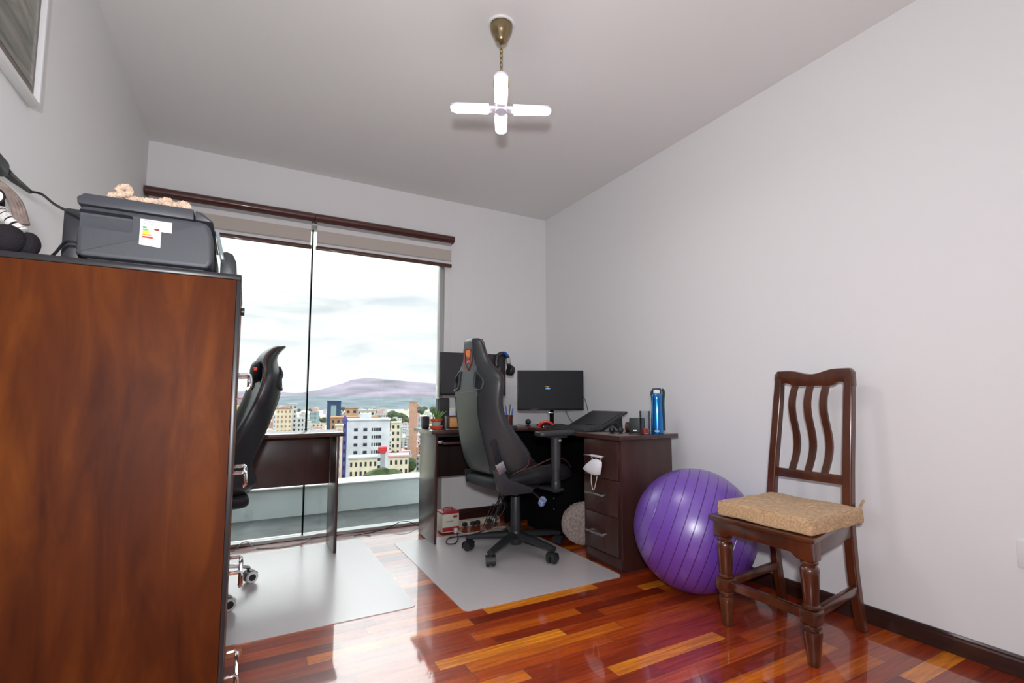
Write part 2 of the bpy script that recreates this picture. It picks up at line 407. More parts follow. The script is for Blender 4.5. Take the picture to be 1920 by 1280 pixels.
# window: frame, two glass panes
w = thing('window_1', (XL, YB, 0)); w['kind'] = 'structure'
b = MB()
b.bx(0.0, WX1-XL, -0.03, 0.06, 0.001, 0.022, 0.002)                 # floor track
b.bx(WX1-XL-0.065, WX1-XL-0.03, 0.0, 0.06, 0.022, WZ1-0.03, 0.002)   # right stile
b.bx(0.0, WX1-XL, 0.0, 0.06, WZ1-0.03, WZ1, 0.002)
b.bx(0.0, 0.02, 0.0, 0.06, 0.022, WZ1-0.03, 0.002)
b.build('window_frame', M['alu'], w, smooth=False)
b = MB(); b.bx(WX1-XL-0.029, WX1-XL+0.03, -0.012, 0.08, 0.0225, WZ1, 0.003)
b.build('window_jamb', M['whitepl'], w, smooth=False)
b = MB(); b.bx(0.021, 0.970, 0.012, 0.020, 0.023, WZ1-0.031); b.build('window_pane', M['glass'], w, smooth=False)
b = MB(); b.bx(0.985, WX1-XL-0.066, 0.034, 0.042, 0.023, WZ1-0.031); b.build('window_pane', M['glass'], w, smooth=False)
b = MB(); b.bx(0.9705, 0.9800, 0.006, 0.046, 0.023, WZ1-0.031)
b.build('pane_edge', M['glassedge'], w, smooth=False)

# roller blinds (two)
def blind(x0, x1, label):
    t = thing('roller_blind', ((x0+x1)/2, YB, 0), 0, label, 'blind', 'roller blinds over the window')
    hw = (x1-x0)/2
    b = MB(); b.prism([(-0.002, 2.268), (-0.070, 2.268), (-0.086, 2.258), (-0.088, 2.236), (-0.080, 2.222), (-0.062, 2.214), (-0.002, 2.214)], -hw, hw, 'X')
    b.build('cassette', M['brownpl'], t, smooth=True, angle=40)
    hw -= 0.018; Y = -0.045
    b = MB()
    bands = [(2.2139, 2.190, 2), (2.190, 2.155, 1), (2.155, 2.070, 0), (2.070, 2.060, 2), (2.060, 2.040, 1)]
    for z1, z0, mi in bands:
        b.mi = mi; b.bx(-hw, hw, Y-0.0012, Y+0.0012, z0, z1)
    b.build('blind_fabric', [M['fabric_beige'], M['fabric_white'], M['fabric_grey']], t, smooth=False)
    b = MB(); b.bx(-hw-0.006, hw+0.006, Y-0.012, Y+0.012, 2.012, 2.0399, 0.006)
    b.build('bottom_bar', M['brownpl'], t)
    return t
blind(XL+0.006, 0.382, 'left roller blind with beige bands under a dark brown cassette, above the glass door pane')
blind(0.386, 1.432, 'right roller blind with beige bands and brown bottom bar, ending beside the back wall')

# balcony
b = MB(); b.bx(XL-1.5, XR+2.0, YB+0.062, 5.2, -0.15, 0.0); struct(b, 'balcony_floor', M['concrete'])
b = MB(); b.bx(XL-1.5, XR+2.0, 4.60, 4.84, 0.0005, 0.225); b.mi = 1; b.bx(XL-1.5, XR+2.0, 4.585, 4.86, 0.226, 0.240, 0.004)
struct(b, 'balcony_parapet', [M['parapet'], M['parapettop']])

# ------------------------------------------------------------------ picture on left wall
t = thing('framed_picture', (XL, 1.59, 1.812), 0, 'framed dark grey and olive picture in a thin white frame high on the left wall', 'picture')
def pic_mat():
    m = bpy.data.materials.new('picture_print'); m.use_nodes = True; nt = m.node_tree; bb = nt.nodes['Principled BSDF']; L = nt.links
    tc = N(nt, 'ShaderNodeTexCoord'); mp = N(nt, 'ShaderNodeMapping'); mp.inputs['Rotation'].default_value = (0.6, 0, 0)
    mp.inputs['Scale'].default_value = (3, 3, 12)
    L.new(tc.outputs['Object'], mp.inputs[0]); n = N(nt, 'ShaderNodeTexNoise'); n.inputs['Scale'].default_value = 1.4; n.inputs['Detail'].default_value = 6
    n.inputs['Distortion'].default_value = 1.2; L.new(mp.outputs[0], n.inputs['Vector'])
    c = ramp(nt, n.outputs['Fac'], [(0.3, (0.07, 0.08, 0.08)), (0.45, (0.14, 0.14, 0.12)), (0.58, (0.24, 0.23, 0.19)), (0.7, (0.36, 0.34, 0.29))])
    L.new(c, bb.inputs['Base Color']); bb.inputs['Roughness'].default_value = 0.4; bb.inputs['Coat Weight'].default_value = 0.3
    return m
Y0, Y1, H = -0.30, 0.380, 0.60
b = MB()
for (a0, a1, c0, c1) in ((Y0, Y1, 0, 0.014), (Y0, Y1, H-0.014, H), (Y0, Y0+0.014, 0.0142, H-0.0142), (Y1-0.014, Y1, 0.0142, H-0.0142)):
    b.bx(0.001, 0.028, a0, a1, c0, c1, 0.002)
b.build('frame', M['whitepl'], t)
b = MB(); b.bx(0.002, 0.014, Y0+0.0145, Y1-0.0145, 0.0145, H-0.0145); b.build('mount', mat('picture_mount', (0.16, 0.13, 0.12), 0.5), t, smooth=False)
b = MB(); b.bx(0.0142, 0.0155, Y0+0.05, Y1-0.032, 0.05, H-0.05); b.build('print', pic_mat(), t, smooth=False)

# wall socket on right wall
t = thing('wall_socket', (XR, 0.655, 0.415), 0, 'white electrical wall plate low on the right wall', 'socket')
b = MB(); b.bx(-0.009, -0.0005, -0.06, 0.067, -0.047, 0.045, 0.003); b.build('plate', M['whitepl'], t)
b = MB(); b.bx(-0.011, -0.0092, -0.035, -0.008, -0.02, 0.02, 0.0008); b.bx(-0.011, -0.0092, 0.008, 0.035, -0.02, 0.02, 0.0008); b.build('outlet', M['inkgrey'], t)
b = MB(); b.tube([(-0.010, 0.045, -0.036), (-0.03, 0.0, -0.044), (-0.035, -0.08, -0.05)], 0.0022); b.build('latch', M['blackpl'], t)

# ------------------------------------------------------------------ ceiling lamp
t = thing('pendant_lamp', (0.911, 1.862, ZC), 0, 'bronze chain pendant lamp with four glowing white folding LED panels on the ceiling', 'lamp')
b = MB(); b.lathe([(0.001, 0.0), (0.058, -0.0005), (0.060, -0.004), (0.056, -0.010), (0.050, -0.010)][::-1], None, 32, cap=False); b.build('ceiling_ring', M['whitepl'], t)
b = MB(); b.lathe([(0.047, -0.006), (0.049, -0.014), (0.046, -0.034), (0.038, -0.050), (0.030, -0.062), (0.027, -0.076), (0.018, -0.087), (0.006, -0.092), (0.0, -0.093)][::-1], None, 32)
b.build('canopy', M['bronze'], t)
b = MB()
zz = -0.092
for k in range(7):
    c = V(0, 0, zz-0.012); R = 0.0085; a = (k % 2)*PI/2+0.3
    pts = []
    for s in range(13):
        an = 2*PI*s/12; p = V(R*math.cos(an)*0.75, 0, R*1.7*math.sin(an)); p = rotz(a) @ p; pts.append(tuple(c+p))
    b.tube(pts, 0.0018, 6, 1); zz -= 0.0215
b.build('chain', M['bronze'], t)
b = MB(); b.tube([(0.004, 0, -0.09), (0.008, 0.003, -0.13), (-0.004, 0.002, -0.18), (0.002, 0, -0.245)], 0.0016, 6); b.build('lamp_cord', M['brass'], t)
b = MB(); b.lathe([(0.0, -0.235), (0.010, -0.236), (0.013, -0.246), (0.024, -0.252), (0.034, -0.268), (0.036, -0.285), (0.024, -0.290), (0.022, -0.335), (0.0, -0.336)][::-1], None, 28)
b.build('lamp_socket', M['brass'], t)
b = MB(); b.lathe([(0.016, -0.325), (0.022, -0.345), (0.028, -0.365), (0.029, -0.395), (0.024, -0.402), (0.0, -0.403)][::-1], None, 28); b.build('lamp_hub', M['lampw'], t)
LA = math.atan2(1.862, 0.911)     # away from camera
for k, (ang, tilt, Lb) in enumerate(((PI/2, 0.0, 0.165), (-PI/2, 0.0, 0.165), (PI, math.radians(-5), 0.165), (0, math.radians(-4), 0.165))):
    Mx = tr(0, 0, -0.393) @ rotz(LA+ang) @ roty(tilt)
    b = MB(Mx)
    b.box((0.040, 0, 0.0), (0.03, 0.036, 0.014), None, 0.004)
    pts = [(0.052, -0.027), (0.052+Lb-0.028, -0.027)] + [(0.052+Lb-0.028+0.028*math.sin(a), -0.027*math.cos(a)) for a in (0.4, 0.8, 1.2, PI/2, 1.95, 2.35, 2.75)] + [(0.052+Lb-0.028, 0.027), (0.052, 0.027)]
    b.prism(pts, 0.001, 0.010, 'Z')
    fr = b.build('led_blade', M['lampw'], t)
    b = MB(Mx); s = 0.95
    pts2 = [(0.052+Lb/2+(x-0.052-Lb/2)*0.97, y*0.93) for x, y in pts]
    b.prism(pts2, -0.009, 0.0005, 'Z', bev=0.003); b.build('led_diffuser', M['led'], fr)

# ------------------------------------------------------------------ filing cabinet
CR = 0.0
CX, CY = -0.020, 1.55
cab = thing('filing_cabinet', (CX, CY, 0), CR, 'tall brown wooden four drawer filing cabinet against the left wall, printer on top', 'cabinet')
CW, CD, CH = 0.485, 0.44, 1.286
b = MB(); b.bx(-CW, -0.011, 0.0, 0.018, 0.0, CH-0.016, 0.0012); b.build('side_panel', M['cabinet'], cab)
b = MB(); b.bx(-CW, -0.020, 0.0185, CD, 0.0, CH-0.016, 0.0015); b.build('body', M['cabinet'], cab)
b = MB(); b.bx(-CW, 0.0, 0.0, CD, CH-0.0155, CH, 0.003); b.bx(-0.0105, 0.0, 0.0, 0.018, 0.0, CH-0.016, 0.001); b.build('black_edging', M['edge'], cab)
for k in range(4):
    z0 = 0.045+k*0.303
    b = MB(); b.bx(-0.0195, -0.001, 0.020, CD-0.004, z0, z0+0.299, 0.002); d = b.build('drawer', M['cabinet'], cab)
    b = MB(); zc = (0.17, 0.450, 0.728, 1.008)[k]
    b.tube([(0.0, 0.14, zc+0.012), (0.016, 0.14, zc+0.012), (0.030, 0.14, zc+0.010), (0.032, 0.14, zc-0.02), (0.026, 0.14, zc-0.026)], 0.0055, 8, 3)
    b.tube([(0.0, 0.30, zc+0.012), (0.016, 0.30, zc+0.012), (0.030, 0.30, zc+0.010), (0.032, 0.30, zc-0.02), (0.026, 0.30, zc-0.026)], 0.0055, 8, 3)
    b.box((0.030, 0.22, zc-0.006), (0.010, 0.17, 0.038), None, 0.004)
    b.build('drawer_handle', M['chrome'], d)
b = MB(); b.cyl((0.0, 0.09, 1.198), (0.010, 0.09, 1.198), 0.011); b.build('lock', M['steelgrey'], cab)

# ------------------------------------------------------------------ printer
pr = thing('printer', (CX, CY, CH), CR, 'dark grey inkjet printer with a small energy label on top of the filing cabinet', 'printer')
x0, x1, y0, y1 = -0.350, -0.068, 0.022, 0.385
hh = 0.168
b = MB()
b.prism([(x0+0.004, 0.010), (x1-0.010, 0.010), (x1, 0.030), (x1-0.004, 0.105), (x1-0.016, 0.138), (x1-0.040, 0.1385), (x0, 0.1385), (x0, 0.02)], y0, y1, 'Y', bev=0.013)
body = b.build('body', M['printer'], pr)
c = MB(); c.bx(x0-0.02, x0+0.107, y0-0.02, y0+0.026, 0.082, 0.126, 0.006)
cut = c.build('cut', M['printer'], pr); boolean_cut(body, cut)
wn_ = body.modifiers.new('wn', 'WEIGHTED_NORMAL'); wn_.keep_sharp = True; wn_.weight = 100
b = MB(); b.prism([(x0-0.002, 0.1395), (x0-0.004, 0.156), (x0+0.010, hh), (-0.118, hh), (-0.116, 0.1395)], y0+0.002, y1-0.002, 'Y', bev=0.003); b.build('scanner_lid', M['printer'], pr)
b = MB(); b.prism([(-0.1135, 0.1395), (-0.1135, hh-0.002), (x1-0.030, hh-0.006), (x1-0.006, 0.142), (x1-0.005, 0.1395)], y0+0.002, y1-0.002, 'Y', bev=0.003); b.build('control_housing', M['printer'], pr)
b = MB(); b.box((x1+0.010, (y0+y1)/2+0.01, 0.096), (0.010, 0.26, 0.085), roty(math.radians(-12)), 0.003); b.build('control_panel', M['panelglass'], pr)
b = MB(); b.prism([(x1+0.012, 0.002), (x1+0.050, 0.002), (x1+0.052, 0.060), (x1+0.042, 0.084), (x1+0.026, 0.090), (x1+0.012, 0.085)], y0+0.10, y1-0.05, 'Y', bev=0.004); b.build('output_tray', M['printerdark'], pr)
b = MB(); b.box((x0-0.034, 0.245, 0.081), (0.044, 0.20, 0.160), None, 0.007); b.build('rear_paper_tray', M['printerdark'], pr)
b = MB(); b.bx(x0+0.02, x1-0.02, y0+0.02, y1-0.02, 0.0, 0.0102); b.build('base', M['printerdark'], pr)
lx = -0.228
b = MB(); b.prism([(lx, 0.122), (lx+0.066, 0.122), (lx+0.066, 0.094), (lx+0.044, 0.094), (lx+0.044, 0.052), (lx, 0.055)], y0-0.0012, y0-0.0002, 'Y')
lab = b.build('energy_label', M['paper'], pr, smooth=False)
cols = [(0.02, 0.35, 0.05), (0.25, 0.5, 0.03), (0.8, 0.75, 0.02), (0.9, 0.4, 0.02), (0.75, 0.04, 0.02)]
b = MB()
for k, cc in enumerate(cols):
    b.mi = k; z = 0.103-k*0.0062; L_ = 0.006+k*0.0035
    b.prism([(lx+0.006, z), (lx+0.006, z-0.0045), (lx+0.006+L_, z-0.0045), (lx+0.009+L_, z-0.0022), (lx+0.006+L_, z)], y0-0.0018, y0-0.0013, 'Y')
b.mi = 5; b.prism([(lx+0.028, 0.098), (lx+0.033, 0.101), (lx+0.040, 0.101), (lx+0.040, 0.095), (lx+0.033, 0.095)], y0-0.0018, y0-0.0013, 'Y')
b.mi = 6
for (xa, xb, z) in ((0.005, 0.040, 0.1185), (0.005, 0.030, 0.1155), (0.008, 0.026, 0.111), (0.012, 0.030, 0.074)):
    b.bx(lx+xa, lx+xb, y0-0.0017, y0-0.0013, z-0.0007, z+0.0004)
b.build('label_print', [mat('ink_%d' % k, c_, 0.6) for k, c_ in enumerate(cols)]+[mat('ink_maroon', (0.35, 0.03, 0.02), 0.6), M['inkgrey']], lab, smooth=False)

# rope on printer
def rope(mb, pts, r, turns, k=8):
    P = spline(pts, k); n = len(P)
    for s in range(3):
        q = []
        nx = (P[1]-P[0]).orthogonal().normalized()
        for i in range(n):
            t_ = (P[min(i+1, n-1)]-P[max(i-1, 0)]).normalized(); nx = (nx-t_*nx.dot(t_)).normalized(); ny = t_.cross(nx)
            a = 2*PI*(turns*i/(n-1)+s/3); q.append(tuple(P[i]+(nx*math.cos(a)+ny*math.sin(a))*r*0.55))
        mb.tube(q, r*0.58, 6, 1)
rp = thing('cotton_rope', (CX, CY-0.020, CH+hh), CR, 'loose twisted cream cotton rope lying on top of the printer', 'rope')
b = MB(); zt = 0.007
rope(b, [(-0.296, 0.060, zt), (-0.272, 0.050, zt+0.004), (-0.255, 0.052, zt+0.012), (-0.262, 0.060, zt+0.030), (-0.280, 0.064, zt+0.022), (-0.262, 0.066, zt+0.006), (-0.235, 0.058, zt), (-0.205, 0.050, zt), (-0.18, 0.060, zt+0.002), (-0.150, 0.052, zt), (-0.128, 0.058, zt)], 0.0075, 16)
rope(b, [(-0.225, 0.085, zt), (-0.200, 0.075, zt+0.008), (-0.178, 0.070, zt+0.016), (-0.162, 0.078, zt+0.006), (-0.146, 0.066, zt+0.012), (-0.134, 0.074, zt+0.010), (-0.140, 0.082, zt)], 0.0070, 11)
b.build('rope_strand', M['rope'], rp, smooth=True)

# wall plug & cable of printer
t = thing('power_plug', (XL, 1.73, 1.535), 0, 'black power plug in the left wall above the cabinet, its cable running to the printer', 'plug')
b = MB(); b.box((0.028, -0.055, -0.004), (0.052, 0.10, 0.045), rotx(math.radians(-4)), 0.014, 3); b.build('plug_body', M['darkpl'], t)
b = MB(); b.tube([(0.045, -0.012, -0.012), (0.048, 0.035, -0.014), (0.052, 0.075, -0.014), (0.056, 0.12, -0.014)], lambda s: 0.0115-0.006*s, 10); b.build('strain_relief', M['blackpl'], t)
b = MB(); b.tube([(0.056, 0.118, -0.014), (0.085, 0.10, -0.022), (0.13, 0.03, -0.065), (0.18, -0.06, -0.105), (0.2195, -0.130, -0.132)], 0.0035, 8, 6); b.build('cable', M['cordb'], t)
b = MB(); b.tube([(-0.485+0.0, 1.60, 1.292), (-0.465, 1.63, 1.292), (-0.43, 1.64, 1.300), (-0.40, 1.615, 1.333), (-0.385, 1.60, 1.335), (-0.372, 1.598, 1.334)], 0.0035, 8, 6)
b.tube([(-0.49, 1.64, 1.2915), (-0.45, 1.60, 1.2915), (-0.42, 1.585, 1.2905), (-0.37, 1.60, 1.2900)], 0.003, 8, 6)
b.build('printer_cable', M['cordb'], None, label='black data cable curling from the printer rear down onto the cabinet top', cat='cable')

# ------------------------------------------------------------------ crochet doll
dl = thing('crochet_doll', (-0.508, 1.615, CH+0.0), 0, 'crocheted doll with black and white striped legs and round black shoes sitting on cabinet edge', 'doll')
def leg(p0, p1, r):
    b = MB(); n = 22
    P = spline([p0, tuple((V(*p0)+V(*p1))/2+V(0, -0.004, 0.004)), p1], 11)
    rings = []
    prev = None
    for i in range(len(P)-1):
        b.mi = 1 if (i % 4 == 3) else 0
        d = (P[i+1]-P[i]); rr = r*(0.9+0.1*math.sin(i))
        b.tube([tuple(P[i]), tuple(P[i+1])], rr if b.mi == 0 else rr*0.93, 14, 1)
    return b.build('leg', [M['yarnwhite'], M['yarnblack']], dl)
leg((-0.010, 0.0, 0.105), (0.037, -0.018, 0.056), 0.0155)
leg((-0.045, 0.0, 0.100), (-0.010, -0.025, 0.056), 0.0155)
b = MB(); b.sphere((0.018, -0.036, 0.0335), 0.033, (1, 0.92, 1)); b.build('shoe', M['yarnblack'], dl)
b = MB(); b.sphere((0.049, -0.014, 0.030), 0.023, (0.95, 1.0, 1.28)); b.build('shoe', M['yarnblack'], dl)
b = MB(); b.sphere((-0.042, 0.006, 0.125), 0.042, (0.9, 0.8, 1.15)); b.build('torso', M['yarnblack'], dl)
b = MB(); b.sphere((-0.064, 0.012, 0.178), 0.034); b.build('head', mat('doll_skin_yarn', (0.72, 0.50, 0.38), 0.9, bump=0.6, bscale=150), dl)
b = MB()
for s in range(4):
    b.tube([(-0.045+0.004*s, -0.025, 0.190-0.006*s), (-0.012+0.004*s, -0.03, 0.160), (0.014+0.004*s, -0.03+0.006*s, 0.130), (0.030+0.005*s, -0.020, 0.075)], 0.0062, 8, 5)
b.sphere((-0.064, 0.0, 0.182), 0.038); b.build('hair', M['yarngrey'], dl)
b = MB(); pts = [(-0.004+0.017*math.cos(a*PI/8)*0.9, -0.046, 0.127+0.017*math.sin(a*PI/8)) for a in range(17)]; b.tube(pts, 0.0022, 6, 1); b.build('button_ring', M['yarnblack'], dl)
b = MB(); b.cyl((-0.004, -0.045, 0.127), (-0.004, -0.042, 0.127), 0.015); b.build('button', M['yarnwhite'], dl)

# ------------------------------------------------------------------ chair mats
def rounded(x0, x1, y0, y1, r, n=8):
    P = []
    for cx, cy, a0 in ((x1-r, y1-r, 0), (x0+r, y1-r, PI/2), (x0+r, y0+r, PI), (x1-r, y0+r, 1.5*PI)):
        for i in range(n+1): a = a0+PI/2*i/n; P.append((cx+r*math.cos(a), cy+r*math.sin(a)))
    return P
b = MB(); b.prism(rounded(-0.19, 0.727, 2.345, 3.626, 0.035), 0.0005, 0.0030, 'Z')
b.build('chair_mat', M['mat'], None, smooth=False, label='frosted plastic chair mat on the floor beside the window, under the left desk panel', cat='chair mat')
b = MB(); b.prism(rounded(0.893, 1.800, 2.175, 3.405, 0.035), 0.0005, 0.0030, 'Z')
b.build('chair_mat', M['mat'], None, smooth=False, label='frosted plastic chair mat under the black gaming chair in front of drawer pedestal', cat='chair mat')

# ------------------------------------------------------------------ left desk
t = thing('writing_desk', (0.07, 3.54, 0.0), 0, 'dark brown desk with a deep back panel standing in front of the window', 'desk')
ox, oy = 0.07, 3.54
b = MB(); b.bx(-0.44-ox, 0.552-ox, 3.355-oy, 3.70-oy, 0.717, 0.742, 0.002); b.build('desktop', M['desktop'], t)
b = MB(); b.bx(0.512-ox, 0.530-ox, 3.372-oy, 3.690-oy, 0.0034, 0.7165, 0.001); b.build('side_panel', M['desk'], t)
b = MB(); b.bx(-0.43-ox, -0.412-ox, 3.372-oy, 3.690-oy, 0.0, 0.7165, 0.001); b.build('side_panel', M['desk'], t)
b = MB(); b.bx(-0.4115-ox, 0.5115-ox, 3.625-oy, 3.643-oy, 0.393, 0.7165, 0.001); b.build('back_panel', M['desk'], t)

# ------------------------------------------------------------------ corner desk
DZ = 0.742
t = thing('corner_desk', (1.8, 3.0, 0), 0, 'dark brown L shaped corner desk with a three drawer pedestal and keyboard tray', 'desk')
ox, oy = 1.8, 3.0
b = MB(); b.prism([(x-ox, y-oy) for x, y in ((1.078, 3.225), (1.80, 3.225), (1.80, 2.185), (2.245, 2.185), (2.245, 3.625), (1.078, 3.625))], DZ-0.025, DZ, 'Z', bev=0.002)
b.build('desktop', M['desktop'], t)
b = MB(); b.bx(1.110-ox, 1.128-ox, 3.243-oy, 3.580-oy, 0.0034, DZ-0.0255, 0.001); b.build('side_panel', M['desk'], t)
b = MB(); b.bx(1.1285-ox, 2.188-ox, 3.56-oy, 3.578-oy, 0.385, DZ-0.0255, 0.001); b.build('back_panel', M['deskshaded'], t)
b = MB(); b.bx(2.19-ox, 2.208-ox, 2.58-oy, 3.5595-oy, 0.0, DZ-0.0255, 0.001); b.build('back_panel', M['blackshade'], t)
b = MB(); b.bx(1.78-ox, 2.188-ox, 3.535-oy, 3.5595-oy, 0.0, DZ-0.0255, 0.001); b.build('back_panel', M['blackshade'], t)  # added black sheet, stands in for the shade in the desk corner
b = MB(); b.bx(1.165-ox, 1.66-ox, 3.235-oy, 3.50-oy, 0.645, 0.661, 0.001)
kt = b.build('keyboard_tray', M['desk'], t)
b = MB(); b.bx(1.129-ox, 1.139-ox, 3.24-oy, 3.52-oy, 0.655, 0.670, 0.001); b.bx(1.138-ox, 1.164-ox, 3.237-oy, 3.250-oy, 0.652, 0.672, 0.002)
b.build('tray_rail', M['silver'], kt)
b = MB(); b.bx(1.130-ox, 1.62-ox, 3.30-oy, 3.50-oy, 0.690, 0.7155, 0.001); b.build('tray_back', M['edge'], kt)
b = MB(); b.bx(1.832-ox, 2.215-ox, 2.211-oy, 2.545-oy, 0.0, DZ-0.0255, 0.001); ped = b.build('pedestal', M['desk'], t)
b = MB(); b.bx(1.824-ox, 1.8315-ox, 2.214-oy, 2.542-oy, 0.0, 0.070, 0.001); b.build('plinth', M['desk'], ped)
for (z0, z1, zh) in ((0.492, 0.708, 0.614), (0.290, 0.488, 0.397), (0.078, 0.286, 0.178)):
    b = MB(); b.bx(1.816-ox, 1.8315-ox, 2.228-oy, 2.543-oy, z0, z1, 0.0015); dr = b.build('drawer', M['desk'], t)
    b = MB(); b.cyl((1.790-ox, 2.325-oy, zh), (1.790-ox, 2.505-oy, zh), 0.0055, seg=12, bev=0.001)
    for yy in (2.350, 2.480): b.cyl((1.792-ox, yy-oy, zh), (1.8165-ox, yy-oy, zh), 0.004, seg=10)
    b.build('drawer_handle', M['silver'], dr)

# face mask on the top handle
t = thing('face_mask', (1.785, 2.42, 0.60), 0, 'white folded face mask hanging by its elastic from the top drawer handle', 'face mask')
b = MB()
prof = [(0.100, -0.071), (0.060, -0.036), (0.004, -0.006), (-0.033, 0.002), (-0.068, -0.006), (-0.085, -0.014), (-0.083, -0.040), (-0.067, -0.086), (-0.012, -0.096), (0.028, -0.092), (0.066, -0.084)]
n = len(prof); cx = sum(p[0] for p in prof)/n; cz = sum(p[1] for p in prof)/n
rings = []
for s, d in ((1.0, 0.0065), (0.97, 0.0), (0.82, -0.012), (0.45, -0.017)):
    rings.append([V(d, cx+(y-cx)*s, cz+(z-cz)*s) for y, z in prof])
b.loft(rings); b.build('mask_body', M['maskw'], t, angle=60)
b = MB(); b.box((0.004, -0.035, 0.017), (0.015, 0.108, 0.011), rotx(math.radians(0)), 0.004); b.build('folded_edge', M['maskw'], t)
b = MB(); b.tube([(0.006, 0.002, -0.008), (0.005, 0.010, 0.004), (0.004, 0.015, 0.014)], 0.0022, 6); b.build('elastic_loop', M['elastic'], t)
b = MB(); b.tube([(0.006, -0.068, -0.010), (0.005, -0.078, 0.002), (0.004, -0.084, 0.014)], 0.0022, 6); b.build('elastic_loop', M['elastic'], t)
b = MB(); b.tube([(0.004, 0.015, -0.088), (0.003, 0.015, -0.138), (0.003, 0.004, -0.174), (0.003, -0.008, -0.178), (0.003, -0.020, -0.160), (0.004, -0.041, -0.095)], 0.0022, 6)
b.build('elastic_loop', M['elastic'], t)

# ------------------------------------------------------------------ desk objects
def monitor(loc, rz, w_, h_, zb, scr, label, stand=True):
    t = thing('monitor', loc, rz, label, 'monitor')
    b = MB(); b.bx(-w_/2, w_/2, -0.012, 0.014, zb, zb+h_, 0.004); b.prism([(-0.10, zb+0.05), (0.10, zb+0.05), (0.07, zb+h_-0.07), (-0.07, zb+h_-0.07)], 0.014, 0.045, 'Y', bev=0.006)
    b.build('housing', M['mouseblack'], t)
    b = MB(); b.bx(-w_/2+0.008, w_/2-0.008, -0.0135, -0.0122, zb+0.016, zb+h_-0.008); s = b.build('screen', scr, t, smooth=False)
    b = MB(); b.box((0.012, 0.032, zb/2+0.032), (0.032, 0.014, zb+0.045), rotx(math.radians(-3)), 0.004); b.build('neck', M['blackshade'], t)
    b = MB(); b.prism([(0.11*math.cos(a*PI/12)*1.0, 0.02+0.075*math.sin(a*PI/12)) for a in range(24)], 0.0, 0.010, 'Z', bev=0.002); b.build('foot', M['mouseblack'], t)
    return t, s
m1, s1 = monitor((1.49, 3.505, DZ), math.radians(0), 0.535, 0.318, 0.232, M['screen2'], 'dark grey monitor standing behind the gaming chair at the window end of the desk')
m2, s2 = monitor((2.075, 3.345, DZ), -math.radians(24), 0.52, 0.312, 0.116, M['screen'], 'black monitor with a small logo lit on its screen in the desk corner')
b = MB()
b.mi = 0; b.bx(-0.045, -0.012, -0.0142, -0.0136, 0.299, 0.302); b.mi = 1; b.bx(-0.042, -0.004, -0.0142, -0.0136, 0.281, 0.289); b.mi = 2; b.bx(-0.040, -0.010, -0.0148, -0.0143, 0.2835, 0.2865)
b.mi = 0; b.bx(-0.028, -0.022, -0.0142, -0.0136, 0.292, 0.297)
b.build('screen_logo', [mat('logo_amber', (0.05, 0.03, 0.01), 0.4, emit=(0.6, 0.35, 0.08), estr=0.5), mat('logo_blue', (0.01, 0.03, 0.08), 0.4, emit=(0.03, 0.2, 0.6), estr=0.5), mat('logo_pale', (0.1, 0.2, 0.3), 0.4, emit=(0.3, 0.6, 0.9), estr=0.6)], s2, smooth=False)
b = MB(); b.bx(-0.02, 0.018, -0.016, -0.010, 0.094, 0.104, 0.002); b.build('badge', M['silver'], m2)

# headphones hanging on monitor
t = thing('headphones', (1.722, 3.475, 1.19), 0, 'black headphones with a blue band hooked over the monitor corner behind the chair', 'headphones')
b = MB(); b.tube([(-0.052, 0.0, 0.0), (-0.055, 0.0, 0.05), (-0.040, 0.0, 0.092), (0.0, 0.0, 0.108), (0.036, 0.0, 0.090), (0.050, 0.0, 0.045), (0.052, 0.0, 0.0)], 0.0165, 10, 4); b.build('headband', M['blackpl'], t)
b = MB(); b.tube([(0.002, -0.018, 0.112), (0.018, -0.018, 0.106), (0.030, -0.018, 0.088)], 0.012, 8, 3); b.build('band_pad', M['blue'], t)
b = MB(); b.box((0.036, -0.024, 0.050), (0.036, 0.014, 0.050), None, 0.006); b.build('hinge_plate', M['silver'], t)
b = MB(); b.cyl((0.032, -0.03, -0.018), (0.074, -0.03, -0.030), 0.044, 0.038, 20, 0.008); b.build('ear_cup', M['blackpl'], t)
b = MB(); b.cyl((-0.032, -0.01, -0.018), (-0.060, -0.01, -0.024), 0.038, 0.034, 20, 0.006); b.build('ear_cup', M['blackpl'], t)

# speakers
def speaker(loc, rz, s, label):
    t = thing('speaker', loc, rz, label, 'speaker')
    b = MB(); b.bx(-s[0]/2, s[0]/2, -s[1]/2, s[1]/2, 0, s[2], 0.008, 3); b.build('cabinet', M['blackpl'], t)
    b = MB(); b.cyl((0, -s[1]/2-0.0015, s[2]*0.42), (0, -s[1]/2+0.002, s[2]*0.42), s[0]*0.34); b.build('cone', M['darkpl'], t)
    return t
speaker((1.122, 3.50, DZ), 0.1, (0.046, 0.05, 0.085), 'small black speaker behind the potted plant on desk end')
speaker((1.270, 3.56, DZ), 0.0, (0.085, 0.07, 0.215), 'taller black speaker between the potted plant and the monitor')

